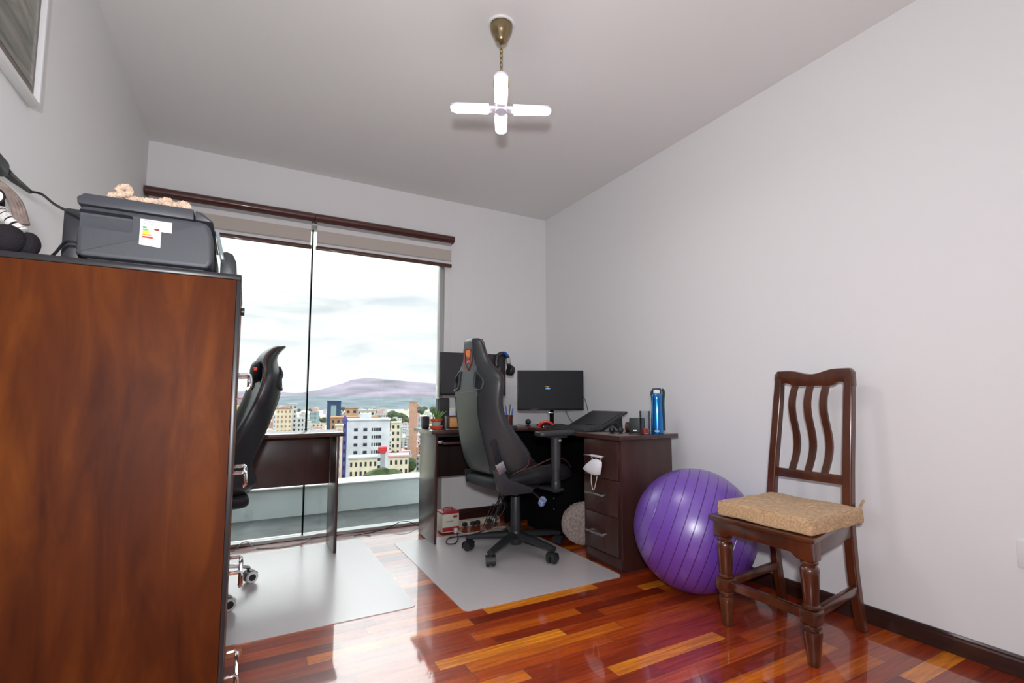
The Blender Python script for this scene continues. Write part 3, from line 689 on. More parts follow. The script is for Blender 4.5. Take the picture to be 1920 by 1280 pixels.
# potted plant
t = thing('potted_plant', (1.160, 3.375, DZ), 0, 'small green succulent in a terracotta pot with grey painted bands', 'plant')
b = MB(); b.lathe([(0.030, 0.0), (0.040, 0.003), (0.046, 0.020), (0.044, 0.022), (0.038, 0.008), (0.0, 0.006)], None, 28); b.build('saucer', M['terracotta'], t)
b = MB(); b.mi = 0; b.lathe([(0.026, 0.008), (0.029, 0.022)], None, 28, cap=True)
b.mi = 1; b.lathe([(0.029, 0.022), (0.034, 0.048)], None, 28, cap=False)
b.mi = 0; b.lathe([(0.034, 0.048), (0.036, 0.056), (0.041, 0.057), (0.043, 0.070), (0.039, 0.071), (0.036, 0.060), (0.0, 0.060)], None, 28, cap=False); b.build('pot', [M['terracotta'], M['potgrey']], t)
b = MB(); b.lathe([(0.0, 0.064), (0.036, 0.062)][::-1], None, 20); b.build('soil', M['soil'], t)
b = MB()
for k in range(15):
    a = k*2.4; le = 0.055+0.03*((k*7) % 5)/5; sp_ = 0.012+0.030*(k/15)
    x_, y_ = math.cos(a), math.sin(a)
    b.tube([(0.008+x_*0.006, y_*0.006, 0.062), (0.010+x_*sp_*0.8, y_*sp_*0.8, 0.062+le*0.55), (0.012+x_*sp_*1.6, y_*sp_*1.6, 0.062+le)], lambda s: 0.0062*(1-0.85*s)+0.0006, 6, 4)
b.build('leaves', M['leaf'], t)
b = MB(); b.tube([(-0.020, 0, 0.062), (-0.024, 0, 0.085), (-0.030, 0, 0.120)], 0.0022, 6); b.tube([(-0.020, 0.01, 0.062), (-0.012, 0.01, 0.09)], 0.002, 6); b.build('stem', M['leafdark'], t)

# wooden pen box + card
t = thing('wooden_box', (1.285, 3.395, DZ), 0.05, 'light wooden box in a dark frame on desk beside the potted plant', 'box')
b = MB(); b.bx(-0.045, 0.045, -0.030, 0.030, 0.0, 0.088, 0.002); b.build('box_frame', M['darkwood'], t)
b = MB(); b.bx(-0.033, 0.043, -0.0325, -0.0302, 0.012, 0.078, 0.0008); b.build('front_panel', M['boxwood'], t)
t = thing('greeting_card', (1.295, 3.40, DZ+0.0885), 0.1, 'small pale green and lilac card standing on the wooden box', 'card')
b = MB(); b.box((-0.010, 0.0, 0.028), (0.044, 0.002, 0.054), rotx(0.08)); b.build('card_front', M['card'], t, smooth=False)
b = MB(); b.box((-0.010, -0.0022, 0.016), (0.040, 0.001, 0.026), rotx(0.08)); b.build('card_print', M['cardblue'], t, smooth=False)
b = MB(); b.box((0.0, 0.0, 0.030), (0.012, 0.012, 0.060), None, 0.004); b.build('ornament', M['brass'], None)
o = bpy.data.objects['ornament']; o.location = (1.316, 3.385, DZ+0.0885); setp(o, 'small brass coloured upright ornament on the wooden box beside the card', 'ornament')

# pen holder
t = thing('pen_holder', (1.745, 3.42, DZ), 0, 'dark red pen cup full of pens and white caps at the chair back edge', 'pen holder')
b = MB(); b.lathe([(0.0, 0.0), (0.030, 0.0), (0.033, 0.085), (0.029, 0.085), (0.027, 0.006), (0.0, 0.006)], None, 24); b.build('cup', mat('maroon_cup', (0.10, 0.012, 0.015), 0.4), t)
def pen(p0, p1, m, nm):
    b = MB(); b.cyl(p0, p1, 0.0045, 0.004, 8); return b.build(nm, m, None, label=None)
for k, (dx, dy, m, ds) in enumerate(((0.022, 0.0, M['blue'], 'blue capped pen leaning right in the dark red cup'), (0.006, -0.016, M['whitepl'], 'white capped marker standing upright in the dark red cup'), (-0.014, 0.0, M['blue'], 'blue pen leaning left in the dark red cup'), (0.014, 0.012, M['steelgrey'], 'grey pencil at the rear of the dark red cup'))):
    o = pen((1.745+dx*0.5, 3.42+dy*0.5, DZ+0.008), (1.745+dx*1.7, 3.42+dy*1.5, DZ+0.135+0.01*k), m, 'pen'); setp(o, ds, 'pen', 'pens in the cup')

# mouse, trackball etc.
t = thing('gaming_mouse', (1.895, 3.120, DZ), -0.5, 'black gaming mouse with a bright red arched top beside the keyboard', 'mouse')
b = MB(); b.sphere((0, 0, 0.0), 0.055, (0.8, 1.1, 0.66), None, 24, 12)
for v in list(b.bm.verts): v.co.z = max(v.co.z, 0.0)
b.build('mouse_body', M['mouseblack'], t)
b = MB(); b.tube([(-0.053, -0.020, 0.008), (-0.038, -0.030, 0.032), (0.0, -0.034, 0.045), (0.038, -0.030, 0.030), (0.053, -0.020, 0.006)], 0.0085, 8, 5); b.build('red_arch', M['redpl'], t)
b = MB(); b.box((-0.020, -0.052, 0.010), (0.008, 0.006, 0.008), None, 0.002); b.build('side_button', M['whitepl'], t)
t = thing('webcam', (1.865, 3.33, DZ), 0, 'small round black webcam with foot on the desk left of the red mouse', 'webcam')
b = MB(); b.sphere((0, 0, 0.034), 0.022); b.build('camera_ball', M['mouseblack'], t)
b = MB(); b.lathe([(0.0, 0.0), (0.020, 0.0), (0.018, 0.006), (0.008, 0.012), (0.007, 0.020), (0.0, 0.020)], None, 20); b.build('camera_foot', M['blackpl'], t)
b = MB(); b.sphere((0, 0, 0.0), 0.04, (1.0, 0.8, 1.0))
for v in list(b.bm.verts): v.co.z = max(v.co.z, 0.0)
o = b.build('spare_mouse', M['mouseblack'], None, label='dark rounded mouse with a blue tint behind the red arched mouse', cat='mouse'); o.location = (1.985, 3.225, DZ)

# keyboard
t = thing('keyboard', (1.905, 2.79, DZ), 0, 'long black keyboard lying in front of the sloping laptop stand', 'keyboard')
b = MB(); b.box((0, 0, 0.011), (0.145, 0.46, 0.016), roty(math.radians(-3)), 0.004); b.build('keyboard_case', M['darkpl'], t)
b = MB()
for i in range(5):
    for j in range(15):
        b.box((-0.052+0.026*i, -0.208+0.0297*j, 0.0205+0.0013*(i-2)), (0.021, 0.025, 0.006), roty(math.radians(-3)), 0.0015, 1)
b.build('keys', M['blackpl'], t)
# laptop stand
t = thing('laptop_stand', (2.09, 2.775, DZ), 0, 'black sloping laptop cooling stand propped up behind the keyboard', 'laptop stand')
b = MB(); b.box((0.0, 0, 0.066), (0.240, 0.385, 0.014), roty(math.radians(-25)), 0.004); b.build('stand_plate', M['darkpl'], t)
b = MB(); b.box((0.0, 0, 0.076), (0.19, 0.33, 0.002), roty(math.radians(-25))); b.build('mesh_insert', M['blackpl'], t)
for s in (-1, 1):
    b = MB(); b.prism([(-0.100, 0.0), (-0.070, 0.0), (0.0, 0.035), (0.060, 0.0), (0.085, 0.0), (0.080, 0.085), (0.06, 0.080), (-0.1, 0.012)], s*0.165-0.006, s*0.165+0.006, 'Y', bev=0.002); b.build('stand_leg', M['blackpl'], t)
# headset-like earphones + webcam near box
t = thing('earphones', (1.965, 2.40, DZ), 0, 'small black and white over ear earphones lying between laptop stand and black box', 'earphones')
b = MB(); b.sphere((-0.03, 0.02, 0.020), 0.020); b.build('ear_piece', M['mouseblack'], t)
b = MB(); b.sphere((0.015, -0.01, 0.018), 0.018, (1, 0.8, 1)); b.build('ear_piece', M['blackpl'], t)
b = MB(); b.tube([(-0.03, 0.02, 0.03), (-0.02, 0.03, 0.058), (0.0, 0.01, 0.062), (0.014, -0.008, 0.03)], 0.003, 6); b.build('wire', M['blackpl'], t)
t = thing('tape_roll', (2.10, 2.465, DZ), 0.6, 'roll of tape with a bright white core standing behind the black box', 'tape')
b = MB(); Mx = tr(0, 0, 0.030) @ rotx(PI/2)
b.M = Mx; b.lathe([(0.016, -0.012), (0.030, -0.012), (0.030, 0.012), (0.016, 0.012), (0.016, -0.012)], None, 28, cap=False); b.build('tape_ring', M['darkwood'], t)
b = MB(Mx); b.lathe([(0.008, -0.013), (0.0158, -0.013), (0.0158, 0.013), (0.008, 0.013), (0.008, -0.013)], None, 28, cap=False); b.build('tape_core', M['paper'], t)
# black box speaker
t = thing('black_box', (2.105, 2.375, DZ), math.radians(-48), 'small square black box with a white mark at its foot beside the tumbler', 'box')
b = MB(); b.bx(-0.052, 0.038, -0.032, 0.032, 0.0, 0.088, 0.005); b.build('case', mat('dark_green_black', (0.016, 0.026, 0.026), 0.5), t)
b = MB(); b.bx(-0.028, -0.006, -0.0336, -0.0322, 0.010, 0.017); b.build('white_mark', M['paper'], t, smooth=False)
# tumbler
t = thing('glass_tumbler', (2.028, 2.232, DZ), 0, 'clear glass tumbler with a red bottom layer next to the blue bottle', 'glass')
b = MB(); b.lathe([(0.0, 0.0), (0.028, 0.0), (0.031, 0.135), (0.0285, 0.135), (0.0262, 0.008), (0.0, 0.008)], None, 28); b.build('tumbler', M['tumbler'], t)
b = MB(); b.lathe([(0.0, 0.0085), (0.0258, 0.0085), (0.0263, 0.034), (0.0, 0.034)], None, 28); b.build('red_filling', M['redliq'], t)
# bottle
t = thing('water_bottle', (2.125, 2.232, DZ), math.radians(-43), 'tall metallic blue water bottle with a black cap at the desk end', 'bottle')
b = MB(); b.lathe([(0.0, 0.0), (0.033, 0.0), (0.036, 0.004), (0.0355, 0.08), (0.032, 0.14), (0.0305, 0.175), (0.0325, 0.205), (0.033, 0.222), (0.028, 0.232), (0.0, 0.233)], None, 32); b.build('bottle_body', M['bluemetal'], t)
b = MB(); b.lathe([(0.0, 0.2335), (0.027, 0.2335), (0.027, 0.262), (0.024, 0.268), (0.0, 0.268)], None, 28); b.build('cap', M['tealpl'], t)
b = MB(); b.bx(-0.018, 0.018, -0.030, -0.0262, 0.236, 0.258, 0.001); b.build('spout_button', M['whitepl'], t)
b = MB(); b.tube([(0.030, 0.0, 0.262), (0.041, 0.0, 0.245), (0.036, 0.0, 0.18), (0.038, 0.0, 0.10), (0.039, 0.0, 0.02)], 0.008, 8, 5)
b.tube([(-0.020, 0, 0.262), (-0.030, 0, 0.246), (-0.031, 0, 0.222)], 0.005, 8, 3); b.build('side_grip', M['tealpl'], t)
b = MB(); b.bx(-0.016, 0.010, -0.0372, -0.0355, 0.014, 0.021); b.build('white_logo', M['paper'], t, smooth=False)

# desk cables
b = MB()
b.tube([(1.76, 3.50, DZ+0.10), (1.80, 3.50, DZ+0.04), (1.84, 3.48, DZ+0.006), (1.89, 3.45, DZ+0.004), (1.93, 3.43, DZ+0.004)], 0.0025, 6, 6)
b.tube([(1.74, 3.36, DZ+0.004), (1.80, 3.40, DZ+0.012), (1.90, 3.45, DZ+0.016), (1.925, 3.44, DZ+0.005)], 0.004, 6, 6)
b.tube([(1.72, 3.33, DZ+0.004), (1.79, 3.35, DZ+0.008), (1.87, 3.40, DZ+0.006), (1.91, 3.39, DZ+0.004)], 0.0035, 6, 6)
b.build('cable_tangle', M['cordw'], None, label='grey cables coiled on the desk between the pen cup and black monitor', cat='cable')
b = MB(); b.tube([(2.175, 3.31, DZ+0.16), (2.19, 3.26, DZ+0.06), (2.21, 3.18, DZ+0.004), (2.22, 3.12, DZ+0.003)], 0.0022, 6, 6)
b.build('monitor_cable', M['cordb'], None, label='thin black cable dropping behind the desk corner monitor', cat='cable')
b = MB(); b.tube([(2.325, 3.30, 1.00), (2.333, 3.24, 0.93), (2.334, 3.20, 0.80), (2.334, 3.20, 0.72)], 0.0025, 6, 6)
b.build('wall_cable', M['cordb'], None, label='black cable hanging against the right wall beside the corner monitor', cat='cable')

# ------------------------------------------------------------------ under desk
t = thing('voltage_regulator', (1.315, 3.52, 0.0), 0.0, 'red and cream voltage regulator box on the floor beside the desk panel', 'voltage regulator')
b = MB(); b.bx(-0.07, 0.055, -0.06, 0.06, 0.008, 0.135, 0.004); b.build('case', M['regcream'], t)
b = MB(); b.bx(-0.072, 0.057, -0.062, 0.062, 0.1352, 0.150, 0.005); b.build('red_top', M['regred'], t)
b = MB(); b.bx(-0.069, 0.054, -0.0628, -0.0605, 0.016, 0.045, 0.0008); b.build('red_lower_panel', M['regred'], t)
b = MB(); b.tube([(-0.04, 0, 0.150), (-0.036, 0, 0.168), (0.02, 0, 0.168), (0.024, 0, 0.150)], 0.004, 6); b.build('carry_handle', M['regred'], t)
b = MB(); b.bx(0.010, 0.040, -0.0625, -0.0602, 0.108, 0.122, 0.0005); b.build('rocker_switch', M['regred'], t)
b = MB(); b.bx(-0.045, 0.010, -0.0625, -0.0602, 0.080, 0.088, 0.0003)
b.build('front_marks', M['inkgrey'], t, smooth=False)
b = MB(); b.bx(0.010, 0.036, -0.085, -0.0630, 0.002, 0.036, 0.004); b.build('white_plug', M['whitepl'], t)
for sx in (-0.055, 0.04): 
    b = MB(); b.cyl((sx, 0, 0), (sx, 0, 0.008), 0.008); b.build('foot', M['blackpl'], t)
t = thing('power_strip', (1.60, 3.60, 0.0), 0.02, 'cream power strip with black plugs on floor under the desk', 'power strip')
b = MB(); b.bx(-0.20, 0.15, -0.028, 0.028, 0.0, 0.045, 0.006); b.build('strip_body', M['strip'], t)
for k, px in enumerate((-0.15, -0.085, -0.045, 0.05, 0.10)):
    b = MB(); b.box((px, -0.044, 0.026), (0.036, 0.034, 0.030), None, 0.009, 3); b.build('plug', M['whitepl'] if k == 4 else M['cordb'], t)
b = MB()
b.tube([(1.34, 3.44, 0.02), (1.38, 3.40, 0.004), (1.45, 3.36, 0.004), (1.55, 3.36, 0.006), (1.65, 3.42, 0.008), (1.78, 3.38, 0.004)], 0.0042, 6, 8)
b.build('floor_cable', M['cordw'], None, label='pale grey cable on the floor running from the regulator behind the chair base', cat='cable')
b = MB()
b.tube([(1.343, 3.43, 0.006), (1.30, 3.30, 0.006), (1.235, 3.19, 0.007), (1.19, 3.22, 0.007), (1.25, 3.33, 0.007), (1.40, 3.33, 0.007), (1.52, 3.36, 0.012)], 0.0038, 6, 8)
b.build('looped_cable', M['cordb'], None, label='black cable looping on the chair mat beside the desk side panel', cat='cable')
b = MB()
for k in range(7):
    a = k*0.9
    b.tube([(1.60+0.05*math.cos(a), 3.45+0.03*math.sin(a), 0.005), (1.68+0.05*math.sin(a*1.7), 3.46, 0.10+0.02*k), (1.72+0.04*math.cos(a*1.3), 3.48, 0.24-0.02*k), (1.74+0.05*math.sin(a), 3.50, 0.42), (1.72+0.03*math.cos(a), 3.545, 0.55)], 0.0032, 6, 6)
b.build('hanging_cables', M['cordb'], None, label='bunch of black cables hanging down behind the gaming chair under the desk', cat='cable')
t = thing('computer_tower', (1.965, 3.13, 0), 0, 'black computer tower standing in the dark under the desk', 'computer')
b = MB(); b.bx(-0.10, 0.10, -0.20, 0.22, 0.012, 0.44, 0.006); b.build('case', M['blackshade'], t)
b = MB()
for z in (0.20, 0.27): b.sphere((-0.101, -0.16, z), 0.004)
b.build('indicator', M['silver'], t)
b = MB()
for sx in (-0.08, 0.08):
    for sy in (-0.17, 0.19): b.cyl((sx, sy, 0), (sx, sy, 0.012), 0.012)
b.build('case_feet', M['blackpl'], t)
# shaggy round pet cushion
t = thing('round_cushion', (1.925, 2.715, 0.0), 0, 'round shaggy beige cushion propped upright behind the drawer pedestal', 'cushion')
b = MB(tr(0, 0, 0.150) @ rotz(math.radians(58)) @ roty(math.radians(80)))
b.lathe([(0.0, -0.035), (0.09, -0.038), (0.133, -0.030), (0.143, 0.0), (0.133, 0.030), (0.09, 0.038), (0.0, 0.035)], None, 48)
o = b.build('cushion_cover', M['fluff'], t, angle=80, sub=2)
tx = bpy.data.textures.new('shag', 'CLOUDS'); tx.noise_scale = 0.012
md = o.modifiers.new('d', 'DISPLACE'); md.texture = tx; md.strength = 0.018; md.mid_level = 0.5

# cables by the window
b = MB(); b.tube([(-0.10, 3.77, 0.004), (-0.02, 3.75, 0.004), (0.02, 3.80, 0.030), (0.06, 3.80, 0.030), (0.10, 3.74, 0.005), (0.22, 3.69, 0.004), (0.34, 3.70, 0.004), (0.40, 3.74, 0.004), (0.44, 3.79, 0.026), (0.52, 3.80, 0.026), (0.70, 3.77, 0.004), (0.76, 3.74, 0.004), (0.80, 3.68, 0.004)], 0.0030, 6, 8)
b.build('window_cable', M['cordw'], None, label='thin grey cable trailing along the window track beneath the left desk', cat='cable')
b = MB(); b.tube([(0.70, 3.74, 0.004), (0.84, 3.76, 0.004), (0.95, 3.77, 0.02), (1.04, 3.79, 0.045), (1.10, 3.78, 0.040), (1.16, 3.75, 0.010), (1.22, 3.72, 0.004)], 0.0030, 6, 8)
b.build('arched_cable', M['cordb'], None, label='thin black cable arching off the floor between the two desks', cat='cable')

# ------------------------------------------------------------------ exercise ball
q = V(0.68, -0.73, 0).normalized()*math.cos(math.radians(20)) + V(0, 0, -1)*math.sin(math.radians(20))
q.normalize()
b = MB(); b.sphere((0, 0, 0), 0.297, u=96, v=48)
bo = b.build('exercise_ball', M['purple'], None, label='large shiny purple exercise ball on the floor between the pedestal and wooden chair', cat='exercise ball')
bo.location = (1.985, 1.842, 0.297); bo.rotation_mode = 'QUATERNION'; bo.rotation_quaternion = q.to_track_quat('X', 'Z')

# ------------------------------------------------------------------ wooden chair
t = thing('wooden_chair', (2.0, 1.33, 0), 0, 'dark wooden dining chair with wavy back slats and turned front legs by the right wall', 'chair')
ox, oy = 2.0, 1.33
CWd = M['chairwood']
def turned_leg(x, y):
    b = MB(tr(x-ox, y-oy, 0))
    b.lathe([(0.0, 0.0), (0.019, 0.0), (0.021, 0.006), (0.022, 0.02), (0.031, 0.098), (0.033, 0.110), (0.031, 0.120), (0.024, 0.124), (0.024, 0.129), (0.031, 0.133), (0.031, 0.140), (0.026, 0.144)], None, 28, cap=True)
    b.bx(-0.031, 0.031, -0.031, 0.031, 0.1435, 0.196, 0.008)
    b.lathe([(0.026, 0.195), (0.031, 0.200), (0.031, 0.207), (0.024, 0.212), (0.026, 0.220), (0.032, 0.315), (0.033, 0.332), (0.029, 0.341), (0.024, 0.345), (0.024, 0.350), (0.030, 0.354), (0.030, 0.361), (0.026, 0.366)], None, 28, cap=True)
    b.bx(-0.028, 0.028, -0.028, 0.028, 0.3655, 0.436, 0.002)
    return b.build('front_leg', CWd, t)
YR, YL_, XFc = 1.134, 1.505, 1.803
turned_leg(XFc, YR); turned_leg(XFc, YL_)
# rear legs / back posts: curved profile in XZ
def rear_post(ybot, ytop):
    b = MB(); rings = []
    S = [(2.235, 0.0, 0), (2.212, 0.12, 0), (2.195, 0.25, 0), (2.185, 0.40, 0), (2.188, 0.50, 0.05), (2.200, 0.65, 0.3), (2.216, 0.80, 0.6), (2.232, 0.95, 0.85), (2.240, 1.04, 1.0)]
    for x, z, f in S:
        y = ybot+(ytop-ybot)*f; a = 0.0175 if z > 0.3 else 0.0165; c = 0.019 if z < 1.0 else 0.016
        y = y if True else y
        rings.append([V(x-ox-a, y-oy-c, z), V(x-ox+a, y-oy-c, z), V(x-ox+a, y-oy+c, z), V(x-ox-a, y-oy+c, z)])
    b.loft(rings); o = b.build('rear_leg', CWd, t, smooth=True, angle=40)
    md = o.modifiers.new('bv', 'BEVEL'); md.width = 0.005; md.segments = 2; md.limit_method = 'ANGLE'; md.angle_limit = math.radians(50)
    return o
rear_post(1.195, 1.190); rear_post(1.545, 1.512)
# top rail with shaped outline
b = MB()
yc = (1.19+1.512)/2-oy; hw = (1.512-1.19)/2+0.019
top = []
for i in range(25):
    u = -1+2*i/24; 
    z = 1.078
    if abs(u) > 0.93: z -= 0.012*((abs(u)-0.93)/0.07)**2*1.5
    if abs(u) < 0.62: z -= 0.020*(0.5+0.5*math.cos(PI*abs(u)/0.62))
    top.append((yc+u*hw, z))
bot = []
for i in range(25):
    u = 1-2*i/24; z = 1.004
    if 0.50 < abs(u) < 0.88: z += 0.016*math.sin(PI*(abs(u)-0.50)/0.38)
    if abs(u) >= 0.88: z = 0.998
    bot.append((yc+u*hw, z))
b.prism(top+bot, 2.225-ox, 2.257-ox, 'X', bev=0.003); b.build('top_rail', CWd, t)
b = MB(); b.box((2.203-ox, 1.366-oy, 0.605), (0.022, 0.314, 0.040), roty(math.radians(6)), 0.003); b.build('lower_back_rail', CWd, t)
for yb_, yt_ in ((1.445, 1.428), (1.370, 1.355), (1.295, 1.283)):
    b = MB(); rings = []
    for i in range(19):
        f = i/18; z = 0.622+(1.022-0.622)*f; x = 2.204+(2.240-2.204)*f+0.014*math.sin(2*PI*f)
        y = yb_+(yt_-yb_)*f-0.009*math.sin(2*PI*(f-0.04))
        rings.append([V(x-ox-0.006, y-oy-0.0145, z), V(x-ox+0.006, y-oy-0.0145, z), V(x-ox+0.006, y-oy+0.0145, z), V(x-ox-0.006, y-oy+0.0145, z)])
    b.loft(rings); b.build('back_slat', CWd, t, angle=50)
# seat board, aprons, stretchers
b = MB(); b.prism([(x-ox, y-oy) for x, y in ((1.750, 1.088), (1.750, 1.545), (1.765, 1.552), (2.165, 1.552), (2.165, 1.180), (1.765, 1.086))], 0.4365, 0.4535, 'Z', bev=0.005); b.build('seat', CWd, t)
b = MB(); b.prism([(YR-oy-0.03, 0.368), (YR-oy+0.03, 0.368), (YR-oy+0.055, 0.385), (YL_-oy-0.055, 0.385), (YL_-oy-0.03, 0.368), (YL_-oy+0.03, 0.368), (YL_-oy+0.03, 0.4360), (YR-oy-0.03, 0.4360)], 1.772-ox, 1.790-ox, 'X', bev=0.002)
b.build('front_apron', CWd, t)
for ya, yb_ in ((1.112, 1.178), (1.525, 1.545)):
    b = MB(); b.prism([(1.79-ox, ya-oy), (1.79-ox, ya-oy+0.018), (2.168-ox, yb_-oy+0.018), (2.168-ox, yb_-oy)], 0.385, 0.4360, 'Z', bev=0.002); b.build('side_apron', CWd, t)
b = MB(); b.bx(2.165-ox, 2.183-ox, 1.21-oy, 1.53-oy, 0.385, 0.4360, 0.002); b.build('rear_apron', CWd, t)
b = MB(); b.bx(1.792-ox, 1.816-ox, YR-oy+0.030, YL_-oy-0.030, 0.152, 0.187, 0.003); b.build('stretcher', CWd, t)
for ya, yb_ in ((YR, 1.190), (YL_, 1.540)):
    b = MB(); b.prism([(1.832-ox, ya-oy-0.010), (1.832-ox, ya-oy+0.012), (2.205-ox, yb_-oy+0.012), (2.205-ox, yb_-oy-0.010)], 0.156, 0.190, 'Z', bev=0.003); b.build('stretcher', CWd, t)

# cushion on chair
t2 = thing('seat_cushion', (1.95, 1.30, 0.4542), 0, 'thick tan towelling cushion pad tied on the wooden chair seat', 'cushion')
b = MB()
# corners
def cush(u, v):
    # front X ~1.775, back ~2.165 ; y lerp
    x = 1.768+(2.160-1.768)*u; yl = 1.520+(1.530-1.520)*u; yr = 1.096+(1.115-1.096)*u; y = yr+(yl-yr)*v
    return x-1.95, y-1.30
rings = []
NN = 14
def ringpts(inset, z):
    P = []
    for (u0, v0, u1, v1) in ((0, 0, 1, 0), (1, 0, 1, 1), (1, 1, 0, 1), (0, 1, 0, 0)):
        for i in range(NN):
            f = i/NN; u = u0+(u1-u0)*f; v = v0+(v1-v0)*f
            uu = inset+(1-2*inset)*u; vv = inset+(1-2*inset)*v
            x, y = cush(uu, vv); P.append(V(x, y, z+0.002*math.sin(17*u+11*v)))
    return P
for ins, z in ((0.03, 0.001), (0.004, 0.003), (0.0, 0.010), (0.002, 0.030), (0.004, 0.050), (0.008, 0.058), (0.020, 0.060), (0.10, 0.062), (0.25, 0.063), (0.45, 0.063)):
    rings.append(ringpts(ins, z))
b.loft(rings); o = b.build('cushion_cover', M['straw'], t2, angle=60, sub=1)
tx2 = bpy.data.textures.new('towel', 'CLOUDS'); tx2.noise_scale = 0.008
md = o.modifiers.new('s2', 'SUBSURF'); md.levels = 1; md.render_levels = 1
md = o.modifiers.new('d', 'DISPLACE'); md.texture = tx2; md.strength = 0.003
b = MB(); b.tube([tuple(V(cush(0, f)[0]+0.010, cush(0, f)[1]*0.985, 0.0600)) for f in (0.02, 0.3, 0.6, 0.98)], 0.0022, 6); b.build('cushion_piping', M['straw'], t2)
b = MB(); b.tube([tuple(V(cush(f, 0)[0]*0.985, cush(f, 0)[1]+0.010, 0.0600)) for f in (0.03, 0.3, 0.6, 0.98)], 0.0022, 6)
b.build('cushion_piping', M['straw'], t2)
b = MB(); b.tube([(0.208, -0.155, 0.045), (0.262, -0.140, 0.050), (0.300, -0.125, 0.056), (0.325, -0.120, 0.066)], 0.0055, 8); b.build('tie', M['straw'], t2)

# ------------------------------------------------------------------ gaming chairs
def curl(wing, au):
    e = max(0.0, au-0.60)/0.40
    return 0.012*wing/0.1*au*au + wing*e**1.15

def shell_ring(z, yb, hw, wing, th, lean=0, nn=15, fwd=1.0):
    """cross-section of the backrest at height z; wing = how far the sides curl forward"""
    back = []; front = []
    for i in range(nn):
        u = (-1, -0.93, -0.82, -0.70, -0.60, -0.54, -0.36, 0, 0.36, 0.54, 0.60, 0.70, 0.82, 0.93, 1)[i]; au = abs(u)
        x = hw*u
        cy = curl(wing, au)
        tt = th*(1-0.75*au**5)
        edge = 0.012*(au**8)
        back.append(V(x, yb+cy+edge, z)); front.append(V(x*0.985, yb+cy+tt+(0.35*wing*au**3), z))
    return back+front[::-1]

